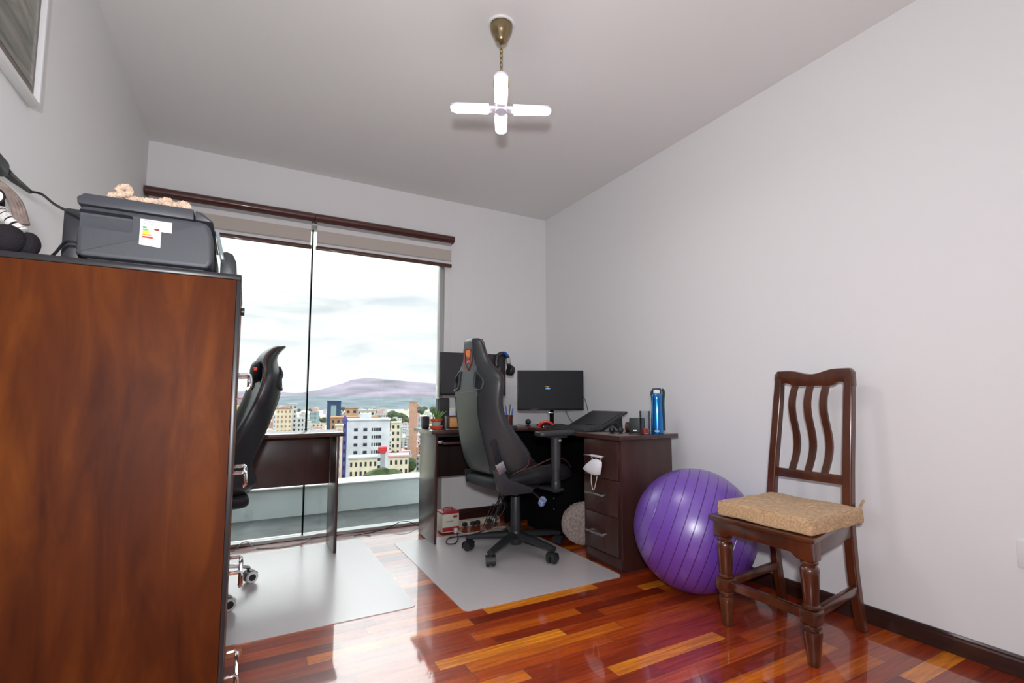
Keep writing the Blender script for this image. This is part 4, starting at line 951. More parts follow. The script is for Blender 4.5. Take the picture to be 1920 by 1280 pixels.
def gaming_chair(loc, rz, base_rot, rows, label, base_mat, arm_mat, caster_rim, kind):
    ch = thing('gaming_chair', loc, rz, label, 'chair')
    Mb = rotz(base_rot-rz); ak = 1.0 if kind == 'black' else 0.6; kc = 1.14
    # base star
    b = MB(Mb); b.lathe([(0.0, 0.055), (0.036, 0.056), (0.042, 0.070), (0.046, 0.118), (0.038, 0.135), (0.0, 0.126)], None, 28); hub = b.build('base_hub', base_mat, ch)
    for k in range(5):
        b = MB(Mb @ rotz(2*PI*k/5)); rings = []
        for f in (0, 0.15, 0.35, 0.6, 0.85, 1.0):
            x = 0.03+0.285*f; z = (0.104-0.026*f**1.6) if kind == 'black' else (0.105-0.005*f+0.012*math.sin(PI*f)-0.024*f**4); w_ = (0.032-0.010*f)*ak; h_ = (0.025-0.010*f)*ak
            rings.append([V(x, w_*math.cos(a), z+h_*math.sin(a)) for a in [2*PI*j/12 for j in range(12)]])
        b.loft(rings); b.build('base_arm', base_mat, ch, angle=60)
        cyaw = (0.5+k*1.1) if kind == 'black' else (0.35-base_rot-2*PI*k/5)
        ca = MB(Mb @ rotz(2*PI*k/5) @ tr(0.308, 0, 0) @ rotz(cyaw))
        ca.cyl((0, 0, 0.045), (0, 0, 0.072), 0.006)
        for s in (-1, 1): ca.cyl((0.012, s*0.006, 0.0295), (0.012, s*0.027, 0.0295), 0.0290, 0.0290, 24, 0.005)
        ca.lathe([(0.0335, -0.028), (0.0335, 0.028)], tr(0.012, 0, 0.0295) @ rotx(PI/2), 14, False, 0.15*PI, 1.15*PI)
        co = ca.build('caster', M['blackpl'], ch)
        if caster_rim:
            ca = MB(Mb @ rotz(2*PI*k/5) @ tr(0.308, 0, 0) @ rotz(cyaw))
            for s in (-1, 1):
                ca.lathe([(0.017, -0.0285), (0.025, -0.0285), (0.0297, -0.023), (0.0297, -0.012), (0.017, -0.0285)], tr(0.012, 0, 0.0295) @ rotx(s*PI/2), 24, False)
            ca.build('caster_rim', caster_rim, co)
    b = MB(); b.cyl((0, 0, 0.12), (0, 0, 0.34), 0.033, 0.030, 20, 0.003); b.cyl((0, 0, 0.30), (0, 0, 0.40), 0.018); b.build('gas_lift', M['darkpl'], ch)
    b = MB(); b.prism([(-0.10, 0.385), (0.12, 0.385), (0.14, 0.425), (-0.12, 0.425)], -0.075, 0.075, 'X', bev=0.004, M=rotz(0)); 
    b.tube([(0.06, 0.02, 0.395), (0.14, 0.04, 0.375), (0.20, 0.05, 0.345)], 0.006, 6); mech = b.build('tilt_mechanism', M['blackpl'], ch)
    b = MB(); b.box((0.215, 0.05, 0.335), (0.035, 0.03, 0.055), roty(0.6), 0.006); b.build('lever_tag', mat('blue_white_tag', (0.25, 0.32, 0.60), 0.4, noise=0.9, nscale=60), mech)
    # seat cushion : loft along y
    rings = []
    for y, hw, zb, zt, bol in ((-0.262, 0.175, 0.432, 0.475, 0.0), (-0.248, 0.205, 0.418, 0.490, 0.0), (-0.20, 0.225, 0.415, 0.495, 0.0), (-0.10, 0.225, 0.428, 0.500, 0.015), (0.03, 0.250, 0.428, 0.502, 0.050), (0.14, 0.262, 0.428, 0.505, 0.070), (0.22, 0.258, 0.432, 0.508, 0.052), (0.275, 0.235, 0.440, 0.500, 0.025), (0.298, 0.20, 0.455, 0.485, 0.0)):
        r = []
        for i in range(9):
            u = -1+2*i/8; r.append(V(hw*u*(1-0.05*abs(u)), y, zb+0.018*abs(u)**4))
        for i in range(13):
            u = 1-2*i/12; au = abs(u)
            r.append(V(hw*u*1.0, y, zt+bol*max(0, (au-0.45)/0.4)*(1 if au < 0.85 else (1-(au-0.85)/0.15*0.55))-0.02*au**10))
        rings.append(r)
    b = MB(); b.loft(rings); b.build('seat', M['leather2'], ch, angle=80, sub=1)
    for s in (-1, 1):
        b = MB(); b.tube([(s*0.205, -0.15, 0.515), (s*0.222, -0.02, 0.545), (s*0.235, 0.06, 0.574), (s*0.240, 0.14, 0.590), (s*0.232, 0.22, 0.566), (s*0.20, 0.285, 0.515)], 0.0035, 6, 6)
        b.build('seat_piping', M['trim'], ch)
    # backrest
    rings = [shell_ring(*r) for r in rows]
    b = MB(); b.loft(rings); back = b.build('backrest', M['leather'], ch, angle=80)
    md = back.modifiers.new('s', 'SUBSURF'); md.levels = 2; md.render_levels = 2
    def interp(z):
        for a, c in zip(rows, rows[1:]):
            if a[0] <= z <= c[0]:
                f = (z-a[0])/max(1e-6, c[0]-a[0]); return [a[i]+(c[i]-a[i])*f for i in range(5)]
        return list(rows[-1]) if z > rows[-1][0] else list(rows[0])
    def bp(u, z, off=0.0):
        r = interp(z); au = abs(u); return V(r[2]*u, r[1]+curl(r[3], au)+0.012*au**8-off, z)
    # harness openings
    for s in (-1, 1):
        zc = 1.052; rr = interp(zc)
        out = [(s*0.098, 1.098), (s*0.106, 1.110), (s*0.160, 1.072), (s*0.176, 1.045), (s*0.172, 1.008), (s*0.150, 0.996), (s*0.102, 1.010), (s*0.096, 1.022)]
        c = MB(); c.prism(out if s > 0 else out[::-1], rr[1]-0.15, rr[1]+0.25, 'Y'); boolean_cut_later.append((back, c.build('cut', M['leather'], ch)))
        pts = [(x, bp(x/rr[2], z, 0.001).y, z) for x, z in out]; pts.append(pts[0])
        b = MB(); b.tube(pts, 0.0075, 8, 3); b.build('opening_trim', M['darkpl'], ch)
    # piping along both edges and seams
        b = MB()
    for s in (-1, 1):
        P = []
        for i, r in enumerate(rows[1:-1]):
            z = r[0]; P.append(tuple(V(r[2]*s*0.972, r[1]+r[3]*1.06+r[4]*0.30+0.014, z)))
        b.tube(P, 0.0034, 6, 4)
    b.build('edge_piping', M['trim'], ch)
    b = MB()
    for s in (-1, 1):
        P = [tuple(bp(s*0.57, z, -0.0005)) for z in [rows[1][0]+0.02+(rows[-2][0]-rows[1][0]-0.03)*k/16 for k in range(17)] if not (0.985 < z < 1.12)]
        hi = [p for p in P if p[2] > 1.05]; lo = [p for p in P if p[2] <= 1.05]
        if len(lo) > 2: b.tube(lo, 0.0022, 6, 3)
        if len(hi) > 2: b.tube(hi, 0.0022, 6, 3)
    for z in (1.115, 0.985):
        hw_ = interp(z)[2]; b.tube([tuple(bp(u, z, -0.0005)) for u in (-0.36, -0.2, 0, 0.2, 0.36)], 0.0018, 6, 2)
    b.build('seam', M['blackpl'], ch)
    # emblem on headrest back
    EZ = 1.205 if kind == 'black' else 1.150
    def emb(poly, m, nm, off=0.003):
        b = MB(); q_ = []
        for x, z in poly: q_.append(bp(x/interp(EZ+z)[2], EZ+z, off))
        bm = b.bm; vs = [bm.verts.new(p) for p in q_]; vs2 = [bm.verts.new(p+V(0, 0.006, 0)) for p in q_]
        n_ = len(vs)
        f = bm.faces.new(vs); bm.faces.new(vs2[::-1])
        for i in range(n_): bm.faces.new((vs[i], vs2[i], vs2[(i+1) % n_], vs[(i+1) % n_]))
        bmesh.ops.recalc_face_normals(bm, faces=bm.faces)
        return b.build(nm, m, ch, smooth=False)
    e1 = emb([(-0.030, 0.018), (-0.018, 0.034), (0.010, 0.036), (0.032, 0.028), (0.026, 0.004), (0.012, -0.012), (0.004, -0.016), (0.010, -0.004), (-0.008, -0.006), (-0.024, 0.004)], M['orange'], 'emblem')
    e2 = emb([(0.020, -0.008), (0.010, -0.020), (-0.014, -0.034), (-0.016, -0.042), (0.016, -0.038), (0.024, -0.044), (0.026, -0.030), (0.006, -0.026), (0.022, -0.016)], M['redpl'], 'emblem')
    b = MB(); P = []
    for a in range(17):
        an = PI*a/16; P.append(tuple(bp(0.042*math.cos(an)/interp(EZ+0.02)[2], min(EZ+0.010+0.030*math.sin(an)*1.1, rows[-2][0]), 0.002)))
    b.tube(P, 0.003, 6, 1)
    for s in (-1, 1):
        b.tube([tuple(bp(s*0.042/interp(z)[2], z, 0.002)) for z in (EZ+0.010, EZ-0.015, EZ-0.04)]+[tuple(bp(s*0.020/interp(EZ-0.07)[2], EZ-0.070, 0.002)), tuple(bp(0, EZ-0.087, 0.002))], 0.003, 6, 2)
    b.build('emblem_outline', M['redthread'], ch)
    # recline brackets
    for s in ((-1, 1) if kind == 'black' else (1,)):
        r = interp(0.55)
        if s < 0:
            b = MB(); b.prism([(-0.24, 0.50), (-0.23, 0.42), (-0.05, 0.41), (-0.05, 0.44), (-0.18, 0.50)], -0.232, -0.226, 'X'); b.build('recline_bracket', M['darkpl'], ch); continue
        b = MB(); b.prism([(-0.300, 0.545), (-0.270, 0.430), (-0.235, 0.405), (-0.05, 0.400), (-0.035, 0.425), (-0.10, 0.452), (-0.205, 0.490), (-0.250, 0.560)], s*0.238-0.014, s*0.238+0.014, 'X', bev=0.004); b.build('recline_bracket', M['darkpl'], ch)
        b = MB(); yb0 = interp(0.56)[1]; b.box((s*0.254, -0.262, 0.560), (0.010, 0.052, 0.062), rotx(math.radians(24)), 0.003); b.build('bracket_plate', M['silver'] if s > 0 else M['darkpl'], ch)
        b = MB(); b.box((s*0.252, -0.292, 0.650), (0.012, 0.040, 0.150), rotx(math.radians(16)), 0.005); b.build('bracket_cover', M['leather2'], ch)
    # armrests
    for s in (-1, 1):
        x = s*0.318; AY = 0.075; AZ = 0.030
        b = MB(); b.box((x-s*0.05, AY, 0.418), (0.16, 0.07, 0.016), None, 0.004); b.cyl((x, AY, 0.405), (x, AY, 0.470), 0.030, 0.028, 16, 0.004)
        b.build('arm_bracket', M['steelgrey'], ch)
        b = MB(); b.cyl((x, AY, 0.465), (x, AY, 0.55), 0.022, 0.022, 16); b.lathe([(0.0, 0.53), (0.027, 0.532), (0.029, 0.60), (0.031, 0.690+AZ), (0.0, 0.692+AZ)], tr(x, AY, 0), 20); b.box((x, AY+0.012, 0.692+AZ), (0.06, 0.11, 0.012), None, 0.004)
        ap = b.build('arm_post', arm_mat, ch)
        b = MB(); b.box((x+s*0.030, AY+0.006, 0.672+AZ), (0.010, 0.022, 0.012), None, 0.003); b.build('arm_button', M['silver'], ap)
        b = MB(); b.prism([(x+px, py+AY-0.010) for px, py in ((-0.030, -0.125), (0.030, -0.125), (0.045, -0.10), (0.052, 0.0), (0.048, 0.10), (0.034, 0.135), (-0.026, 0.135), (-0.040, 0.10), (-0.046, 0.0), (-0.042, -0.10))], 0.699+AZ, 0.728+AZ, 'Z', bev=0.009)
        b.build('arm_pad', M['darkpl'], ch, angle=60)
    return ch

boolean_cut_later = []
rowsA = [  # z, yback, halfwidth, wing, thickness
    (0.500, -0.235, 0.150, 0.020, 0.050), (0.510, -0.258, 0.205, 0.070, 0.070), (0.56, -0.280, 0.262, 0.150, 0.080), (0.62, -0.300, 0.272, 0.160, 0.085),
    (0.70, -0.322, 0.262, 0.130, 0.085), (0.80, -0.342, 0.245, 0.090, 0.082), (0.88, -0.354, 0.236, 0.070, 0.080), (0.96, -0.358, 0.246, 0.068, 0.078),
    (1.03, -0.352, 0.258, 0.068, 0.075), (1.080, -0.346, 0.248, 0.062, 0.072), (1.12, -0.342, 0.195, 0.050, 0.070), (1.16, -0.340, 0.142, 0.040, 0.068),
    (1.22, -0.342, 0.108, 0.032, 0.066), (1.280, -0.344, 0.092, 0.026, 0.060), (1.303, -0.340, 0.074, 0.020, 0.050), (1.312, -0.325, 0.060, 0.010, 0.030)]
chA = gaming_chair((1.50, 2.84, 0.003), math.radians(5)-PI/2, math.radians(-1), rowsA, 'black leather gaming chair with an orange emblem, seen from behind at the corner desk', M['steelgrey'], M['darkpl'], None, 'black')
rowsB = [
    (0.440, -0.205, 0.090, 0.005, 0.040), (0.455, -0.225, 0.150, 0.020, 0.060), (0.503, -0.262, 0.200, 0.050, 0.080), (0.53, -0.296, 0.235, 0.080, 0.095), (0.57, -0.288, 0.255, 0.110, 0.095), (0.62, -0.262, 0.270, 0.130, 0.090),
    (0.68, -0.282, 0.262, 0.120, 0.090), (0.77, -0.318, 0.245, 0.090, 0.090), (0.86, -0.350, 0.236, 0.075, 0.090), (0.94, -0.374, 0.246, 0.068, 0.090),
    (1.01, -0.386, 0.252, 0.060, 0.090), (1.070, -0.386, 0.240, 0.050, 0.085), (1.105, -0.378, 0.190, 0.035, 0.080), (1.140, -0.366, 0.155, 0.022, 0.080),
    (1.170, -0.370, 0.130, 0.014, 0.074), (1.195, -0.386, 0.124, 0.010, 0.072), (1.216, -0.408, 0.118, 0.008, 0.070), (1.232, -0.416, 0.095, 0.004, 0.055)]
chB = gaming_chair((-0.235, 2.96, 0.003), math.radians(97), math.radians(21-72), rowsB, 'black gaming chair with chrome base and white rimmed casters half hidden behind the cabinet', M['chrome'], M['darkpl'], M['whitepl'], 'chrome')
for o, c in boolean_cut_later:
    boolean_cut(o, c)
# neck pillow on chair B
t = thing('neck_pillow', (0.045, 2.96, 1.09), 0, 'black neck pillow with an orange mark strapped high on the left gaming chair', 'pillow')
b = MB(); b.sphere((0, 0, 0), 0.045, (0.62, 2.2, 1.25)); b.build('pillow_cover', M['leather2'], t)
b = MB(); b.box((-0.004, -0.098, 0.010), (0.018, 0.008, 0.018), None, 0.003); b.build('orange_mark', M['redpl'], t)

# ------------------------------------------------------------------ camera
cam_d = bpy.data.cameras.new('camera'); cam = bpy.data.objects.new('camera', cam_d); COL.objects.link(cam)
F, PIT, ROL, YAW = 941.4247, 0.0861, -0.0023, 0.5192
CXp, CYp = 998.2453, 665.8246
fw = V(math.sin(YAW)*math.cos(PIT), math.cos(YAW)*math.cos(PIT), math.sin(PIT)); rr_ = V(math.cos(YAW), -math.sin(YAW), 0); uu_ = rr_.cross(fw)
r2 = rr_*math.cos(ROL)+uu_*math.sin(ROL); u2 = -rr_*math.sin(ROL)+uu_*math.cos(ROL)
Rm = Matrix((r2, u2, -fw)).transposed()
cam.matrix_world = Matrix.Translation((0, 0, 0.95)) @ Rm.to_4x4()
cam_d.sensor_width = 36; cam_d.lens = F*36/1920; cam_d.shift_x = (960-CXp)/1920; cam_d.shift_y = (CYp-640)/1920
cam_d.clip_start = 0.05; cam_d.clip_end = 20000
SC.camera = cam

# ------------------------------------------------------------------ outside: terrain and city
GZ = -40.0
def outdir(px):
    """azimuth (from +Y towards +X) of a column of the view through the window"""
    d = r2*(px-CXp)/F + fw; return math.atan2(d.x, d.y)
def place(px, dist):
    """ground point seen in that compass direction at horizontal distance dist"""
    a = outdir(px); return V(math.sin(a)*dist, math.cos(a)*dist, GZ)
def zat(py, dist, px=650):
    a = outdir(px)-YAW; return 0.95 + (CYp+F*math.tan(PIT)-py)/F*dist*math.cos(a)

def omat(name, col, noise=0.12, ns=0.3): return mat(name, tuple(c*0.50 for c in col), 0.9, spec=0.1, noise=noise, nscale=ns)
O = dict(white=omat('render_white', (0.70, 0.74, 0.80)), cream=omat('render_cream', (0.78, 0.70, 0.54)), peach=omat('render_peach', (0.62, 0.38, 0.22)),
         tan=omat('render_tan', (0.42, 0.24, 0.13)), pink=omat('brick_pink', (0.58, 0.34, 0.27)), grey=omat('render_grey', (0.48, 0.50, 0.52)), navy=omat('glass_navy', (0.03, 0.07, 0.16)),
         red=omat('roof_red', (0.60, 0.05, 0.06)), pinkroof=omat('roof_pink', (0.68, 0.40, 0.42)), blue=omat('panel_blue', (0.12, 0.12, 0.42)), yellow=omat('awning_yellow', (0.85, 0.45, 0.02)),
         win=omat('window_dark', (0.035, 0.045, 0.06)), roofgrey=omat('roof_grey', (0.38, 0.40, 0.43)), tree=omat('foliage_green', (0.055, 0.085, 0.035), 0.5, 0.8), pale=omat('render_pale', (0.62, 0.62, 0.60)), teal=omat('glass_teal', (0.30, 0.42, 0.44)))
# ground
b = MB(); b.bx(-9000, 9000, 12, 12000, GZ-1, GZ); 
def ground_mat():
    m = bpy.data.materials.new('city_ground'); m.use_nodes = True; nt = m.node_tree; bb = nt.nodes['Principled BSDF']; L = nt.links
    tc = N(nt, 'ShaderNodeTexCoord'); n = N(nt, 'ShaderNodeTexNoise'); n.inputs['Scale'].default_value = 0.012; n.inputs['Detail'].default_value = 8
    L.new(tc.outputs['Object'], n.inputs['Vector'])
    c = ramp(nt, n.outputs['Fac'], [(0.35, (0.10, 0.14, 0.06)), (0.5, (0.26, 0.26, 0.20)), (0.62, (0.38, 0.34, 0.28))])
    L.new(c, bb.inputs['Base Color']); bb.inputs['Roughness'].default_value = 0.95; bb.inputs['Specular IOR Level'].default_value = 0.1; return m
o = b.build('city_ground', ground_mat(), None, smooth=False); o['kind'] = 'structure'

def building(px, dist, w, h, d, wall, roof=None, floors=0, cols=0, label=None, group=None, name='building', yaw=0.0, win=None, zbase=GZ, extra=None):
    p = place(px, dist+d/2); a = -outdir(px)+yaw
    t = thing(name, (p.x, p.y, zbase), a, label, 'building', group)
    b = MB(); b.bx(-w/2, w/2, -d/2, d/2, 0, h); b.build('wall', wall, t, smooth=False)
    b = MB(); b.bx(-w/2-0.3, w/2+0.3, -d/2-0.3, d/2+0.3, h+0.02, h+0.6); b.build('roof', roof or O['roofgrey'], t, smooth=False)
    if floors and cols:
        b = MB(); fh = 3.1; cw = w/cols
        for i in range(floors):
            for j in range(cols):
                cx_ = -w/2+cw*(j+0.5); cz_ = h-fh*(i+0.6)
                if cz_ < 1: continue
                b.bx(cx_-cw*0.22, cx_+cw*0.22, -d/2-0.06, -d/2+0.05, cz_-0.75, cz_+0.75)
        b.build('windows', win or O['win'], t, smooth=False, kind='stuff')
    return t
def hof(ytop, dist, px=650): return zat(ytop, dist, px)-GZ
# hero buildings
D = 215
t = building(694.5, D, 16.6, hof(787, D, 695), 14, O['white'], O['white'], label='large white apartment block with rows of small dark windows beyond the parapet')
h_ = hof(787, D, 695); b = MB()
for i in range(7):
    z = h_-3.6-i*3.0
    for x, w_ in ((-4.8, 1.4), (-1.2, 1.5), (1.5, 0.5), (2.4, 0.5), (3.3, 0.8), (4.4, 1.2)):
        b.bx(x-w_/2, x+w_/2, -7.08, -6.95, z-0.6, z+0.6)
b.build('windows', O['win'], t, smooth=False, kind='stuff')
b = MB(); b.bx(-3.6, 1.0, -3, 3, h_+0.62, h_+2.8); b.build('roof_house', O['white'], t, smooth=False)
D = 204
t = building(650.5, D, 1.6, hof(788, D, 651), 3, O['blue'], O['blue'], floors=8, cols=1, label='narrow blue tower strip against the left end of white apartment block')
b = MB(); b.prism([(-0.9, hof(788, D, 651)+0.62), (0.9, hof(788, D, 651)+0.62), (0, hof(776, D, 651))], -1.5, 1.5, 'Y'); b.build('gable', O['blue'], t, smooth=False)
D = 198
building(640.5, D, 2.4, hof(797, D, 641), 3.5, O['cream'], O['cream'], floors=8, cols=1, label='narrow cream building edge just right of the left desk', win=O['pinkroof'])
D = 185
building(686.5, D, 9.4, hof(857, D, 694), 8, O['cream'], O['grey'], floors=4, cols=6, label='low cream building with a pale grey roof in front of the white block')
building(751.5, D, 6.8, hof(854, D, 747), 8, O['cream'], O['pinkroof'], floors=4, cols=4, label='low cream building with a pink roof below the white block')
t = building(722, D, 1.6, hof(847, D, 720), 5, O['roofgrey'], O['red'], label='grey stair tower with a bright red roof between two cream buildings')
b = MB(); b.bx(-1.6, 1.4, -2.6, 0.2, hof(847, 185, 720)+0.62, hof(847, 185, 720)+2.0); b.build('red_roof', O['red'], t, smooth=False)
D = 300
building(668, D, 25, hof(782, D, 668), 20, O['tan'], O['tan'], floors=3, cols=9, label='broad tan building with a long brown roof behind the white block')
D = 326
building(662, D, 7.5, hof(765, D, 664), 8, O['peach'], O['tan'], floors=2, cols=2, label='peach upper block rising above the broad tan building')
building(692, D+14, 9, hof(770, D, 690), 8, O['cream'], O['pale'], floors=2, cols=3, label='cream upper block right of the peach one above the tan building')
D = 420
t = building(629.5, D, 10.0, hof(752, D, 630), 10, O['navy'], O['navy'], label='dark blue glass tower with a pale centre strip in the city')
b = MB(); b.bx(-2.2, 1.6, -5.2, -5.02, 4, hof(752, D, 630)-3); b.build('centre_strip', O['teal'], t, smooth=False)
D = 330
building(776.5, D, 5.0, hof(753, D, 776), 7, O['pink'], O['pink'], floors=12, cols=2, label='slender pink brick tower at the right of the city view', win=O['peach'])
D = 360
building(537, D, 9.0, hof(765, D, 537), 9, O['cream'], O['tan'], floors=8, cols=4, label='tan tower block left of the window seam above the left desk', win=O['tan'])
building(553, D+24, 5.0, hof(757, D+20, 551), 9, O['pale'], O['pale'], floors=8, cols=2, label='pale slab block just behind the tan tower block')
D = 262
building(745, D, 4.6, hof(792, D, 746), 8, O['cream'], O['cream'], floors=6, cols=2, label='small cream block at right end of the white apartment building')
D = 95
t = building(452, D, 4.6, hof(772, D, 452), 8, O['cream'], O['yellow'], floors=2, cols=2, label='cream building with a bright yellow roof next to the filing cabinet edge')
p = t
b = MB(); b.prism([(-2.6, hof(772, D, 452)+0.6), (2.6, hof(772, D, 452)+0.6), (0.3, hof(758, D, 452))], -4, 4, 'Y'); b.build('gable', O['yellow'], t, smooth=False)
building(460, 180, 9, hof(745, 180, 452), 10, O['pinkroof'], O['pinkroof'], floors=6, cols=4, label='tall pinkish building behind the yellow roofed one', win=O['roofgrey'])
# field of distant houses
rnd = random.Random(11)
pal = ['white', 'white', 'cream', 'pale', 'pale', 'peach', 'pink', 'grey', 'pale', 'teal', 'white']
cnt = 0
SPOTS = []
def free_spot(p, r):
    for q_, rq in SPOTS:
        if (q_.xy-p.xy).length < r+rq+0.6: return False
    SPOTS.append((p.copy(), r)); return True
for o_ in list(COL.objects):
    if o_.name.startswith('building'):
        ws_ = [c_ for c_ in o_.children if c_.name.startswith('wall')]
        SPOTS.append((o_.location.copy(), max(max(abs(v_[0]), abs(v_[1])) for v_ in ws_[0].bound_box)*1.3))
protos = {}
names = {'white': 'white', 'cream': 'cream', 'pale': 'pale grey', 'peach': 'peach coloured', 'pink': 'brick pink', 'grey': 'grey', 'teal': 'glassy teal'}
def proto(cn, k):
    key = (cn, k)
    if key not in protos:
        b = MB(); b.bx(-0.5, 0.5, -0.5, 0.5, 0, 1); b.mi = 2
        fl = (3, 4, 5)[k]; cl = (3, 5, 4)[k]
        for i in range(fl):
            for j in range(cl):
                x = -0.5+(j+0.5)/cl; z = 1-(i+0.6)/fl*0.95
                b.bx(x-0.2/cl, x+0.2/cl, -0.504, -0.49, z-0.22/fl, z+0.22/fl)
                b.bx(-0.504, -0.49, x-0.2/cl, x+0.2/cl, z-0.22/fl, z+0.22/fl)
        b.mi = 1; b.bx(-0.3, 0.1, -0.2, 0.3, 1.0, 1.12); b.bx(-0.51, 0.51, -0.51, 0.51, 0.985, 1.005)
        me = bpy.data.meshes.new('distant_building'); b.bm.to_mesh(me); b.bm.free()
        for m_ in (O[cn], (O['roofgrey'], O['pinkroof'], O['pale'])[k], O['win']): me.materials.append(m_)
        protos[key] = me
    return protos[key]
for i in range(1600):
    if cnt >= 290: break
    px = rnd.uniform(425, 835) if rnd.random() < 0.72 else rnd.uniform(180, 980); 
    yg = 757+ (rnd.random()**1.25)*125
    dist = 41*F/(yg-747)
    if 600 < px < 738 and dist < 300: continue
    if dist < 185: continue
    cn = rnd.choice(pal); k = rnd.randrange(3)
    hgt = rnd.choice((6, 7, 9, 9, 12, 12, 15, 24 if dist > 500 else 12)); w_ = rnd.uniform(8, 15); d_ = rnd.uniform(8, 14)
    if zat(0, 1) and (0.95-(hgt+GZ))/dist*F < 9: hgt = max(5, hgt*0.5)
    p = place(px, dist)
    if not free_spot(p, math.hypot(w_, d_)/2): continue
    o = bpy.data.objects.new('distant_building', proto(cn, k)); COL.objects.link(o); o.location = p; o.scale = (w_, d_, hgt); o.rotation_euler = (0, 0, -outdir(px)+rnd.uniform(-0.5, 0.5))
    setp(o, 'small %s building among many in the hazy distant city beyond the glass' % names[cn], 'building', 'distant %s city buildings' % names[cn]); cnt += 1
# trees
def tree_mesh(seed):
    rr = random.Random(seed); b = MB()
    for k in range(7):
        c = (rr.uniform(-2.5, 2.5), rr.uniform(-2, 2), 4.5+rr.uniform(-1.0, 2.4))
        bb = bmesh.new(); bmesh.ops.create_icosphere(bb, subdivisions=2, radius=rr.uniform(1.8, 2.8))
        for v in bb.verts: v.co *= rr.uniform(0.85, 1.15)
        b._merge(bb, tr(*c))
    me = bpy.data.meshes.new('crown'); b.bm.to_mesh(me); b.bm.free(); me.materials.append(O['tree'])
    b = MB(); b.cyl((0, 0, 0), (0, 0, 4.5), 0.35, 0.2, 8); m2_ = bpy.data.meshes.new('trunk'); b.bm.to_mesh(m2_); b.bm.free(); m2_.materials.append(M['soil'])
    return me, m2_
TM = [tree_mesh(s) for s in (1, 2, 3)]
def tree(px, dist, s):
    me, mt = rnd.choice(TM); p = place(px, dist)
    if not free_spot(p, 4.9*s): return
    t = thing('tree', p, rnd.uniform(0, 6), 'dark green tree among many in the distant city greenery beyond the glass', 'tree', 'distant city trees')
    for nm, mm in (('crown', me), ('trunk', mt)):
        o = bpy.data.objects.new(nm, mm); COL.objects.link(o); o.parent = t
    t.scale = (s, s, s)
for k in range(14): tree(rnd.uniform(737, 756), rnd.uniform(222, 252), rnd.uniform(1.3, 1.9))
for k in range(22): tree(rnd.uniform(700, 770), rnd.uniform(560, 900), rnd.uniform(1.5, 2.6))
for k in range(22): tree(rnd.uniform(555, 625), rnd.uniform(330, 600), rnd.uniform(1.3, 2.2))
for k in range(10): tree(rnd.uniform(660, 740), rnd.uniform(160, 172), rnd.uniform(1.7, 2.3))
for k in range(60): tree(rnd.uniform(250, 900), rnd.uniform(400, 1700), rnd.uniform(1.2, 2.6))

# hills
def hill(name, prof, dist, depth, m, seed):
    rr = random.Random(seed); b = bmesh.new(); nx, ny = 90, 16
    def top(px):
        for (a, ya), (c, yc_) in zip(prof, prof[1:]):
            if a <= px <= c:
                f = (px-a)/(c-a); f = f*f*(3-2*f)*0.5+f*0.5; return ya+(yc_-ya)*f
        return prof[-1][1] if px > prof[-1][0] else prof[0][1]
    G = []
    for i in range(nx+1):
        px = 150+(1500-150)*i/nx; H_ = zat(top(px), dist, px)-GZ; a = outdir(px); row = []
        for j in range(ny+1):
            f = j/ny; dd = dist-depth*(1-f)
            s = f**1.5
            n_ = (math.sin(i*0.9+j*0.7)*0.5+math.sin(i*0.37-j*1.3+seed)*0.6)*0.05*math.sin(PI*f)
            row.append(b.verts.new((math.sin(a)*dd, math.cos(a)*dd, GZ+H_*max(0, s+n_))))
        row.append(b.verts.new((math.sin(a)*(dist+depth*0.6), math.cos(a)*(dist+depth*0.6), GZ)))
        G.append(row)
    for i in range(nx):
        for j in range(ny+1): b.faces.new((G[i][j], G[i+1][j], G[i+1][j+1], G[i][j+1]))
    me = bpy.data.meshes.new(name); b.to_mesh(me); b.free(); me.materials.append(m); me.shade_smooth()
    o = bpy.data.objects.new(name, me); COL.objects.link(o); o['kind'] = 'structure'; return o
hill('hill_ridge', [(150, 738), (420, 733), (500, 730), (560, 736), (600, 730), (640, 719), (662, 711), (690, 707.5), (730, 711), (780, 715.5), (830, 719), (950, 728), (1500, 735)], 5200, 1900,
     mat('dry_hill', (0.088, 0.074, 0.098), 0.95, spec=0.05, noise=0.55, nscale=0.003), 3)
hill('foothills', [(150, 744), (500, 742), (600, 741), (700, 743), (830, 744), (1500, 745)], 3000, 900,
     mat('green_foothill', (0.060, 0.080, 0.090), 0.95, spec=0.05, noise=0.35, nscale=0.01), 8)

# haze: a real scattering volume over the valley
hm = bpy.data.materials.new('valley_haze'); hm.use_nodes = True; nt = hm.node_tree
nt.nodes.remove(nt.nodes['Principled BSDF']); vs_ = N(nt, 'ShaderNodeVolumeScatter'); vs_.inputs['Density'].default_value = 1/36000.0; vs_.inputs['Color'].default_value = (0.86, 0.91, 1.0, 1)
nt.links.new(vs_.outputs[0], nt.nodes['Material Output'].inputs['Volume'])
b = MB(); b.bx(-8000, 8000, 60, 9000, GZ-0.5, 260); hz = b.build('valley_haze', hm, None, smooth=False); hz['kind'] = 'structure'

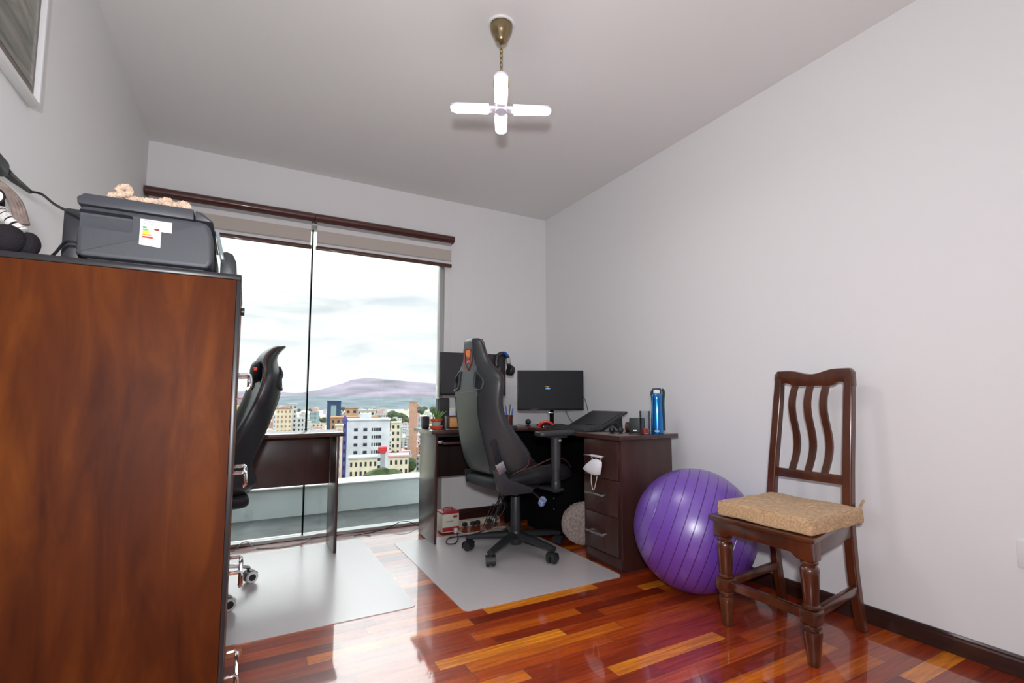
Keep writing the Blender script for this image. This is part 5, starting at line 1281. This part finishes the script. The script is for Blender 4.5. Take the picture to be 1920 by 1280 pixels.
# ------------------------------------------------------------------ world: overcast sky, brighter towards the zenith
w = bpy.data.worlds.new('sky'); SC.world = w; w.use_nodes = True; nt = w.node_tree; L = nt.links
bg = nt.nodes['Background']; tc = N(nt, 'ShaderNodeTexCoord'); sp = N(nt, 'ShaderNodeSeparateXYZ'); L.new(tc.outputs['Generated'], sp.inputs[0])
mp = N(nt, 'ShaderNodeMapping'); mp.inputs['Scale'].default_value = (2.2, 2.2, 11.0); mp.inputs['Location'].default_value = (0.9, 1.7, 0.1); L.new(tc.outputs['Generated'], mp.inputs[0])
n1 = N(nt, 'ShaderNodeTexNoise'); n1.inputs['Scale'].default_value = 2.6; n1.inputs['Detail'].default_value = 7; n1.inputs['Roughness'].default_value = 0.55; n1.inputs['Distortion'].default_value = 0.4
L.new(mp.outputs[0], n1.inputs['Vector'])
cl = ramp(nt, n1.outputs['Fac'], [(0.32, (0.74, 0.79, 0.86)), (0.44, (0.92, 0.93, 0.96)), (0.52, (1.06, 1.06, 1.06)), (0.75, (1.2, 1.2, 1.2))])
el = N(nt, 'ShaderNodeMapRange', interpolation_type='SMOOTHSTEP'); L.new(sp.outputs['Z'], el.inputs[0]); el.inputs[1].default_value = 0.16; el.inputs[2].default_value = 0.50; el.inputs[3].default_value = 1.0; el.inputs[4].default_value = 5.6
sc_ = N(nt, 'ShaderNodeVectorMath', operation='SCALE'); L.new(cl, sc_.inputs[0]); L.new(el.outputs[0], sc_.inputs['Scale'])
L.new(sc_.outputs[0], bg.inputs['Color']); bg.inputs['Strength'].default_value = 0.68

# ------------------------------------------------------------------ lights
ld = bpy.data.lights.new('camera_flash', 'AREA'); ld.shape = 'DISK'; ld.size = 0.10; ld.energy = 27; ld.color = (0.95, 0.96, 1.0)
lo = bpy.data.objects.new('camera_flash', ld); COL.objects.link(lo); lo.location = (-0.08, -0.14, 1.14)
lo.rotation_euler = (fw+V(0.0, 0, 0.12)).to_track_quat('-Z', 'Y').to_euler()

# ------------------------------------------------------------------ colour management
SC.view_settings.view_transform = 'Standard'; SC.view_settings.look = 'None'; SC.view_settings.gamma = 1.0; SC.view_settings.exposure = 0.6
SC.view_settings.use_curve_mapping = False
SC.cycles.max_bounces = 8; SC.cycles.diffuse_bounces = 5; SC.cycles.glossy_bounces = 4; SC.cycles.transparent_max_bounces = 12; SC.cycles.volume_bounces = 0
SC.cycles.sample_clamp_indirect = 6.0
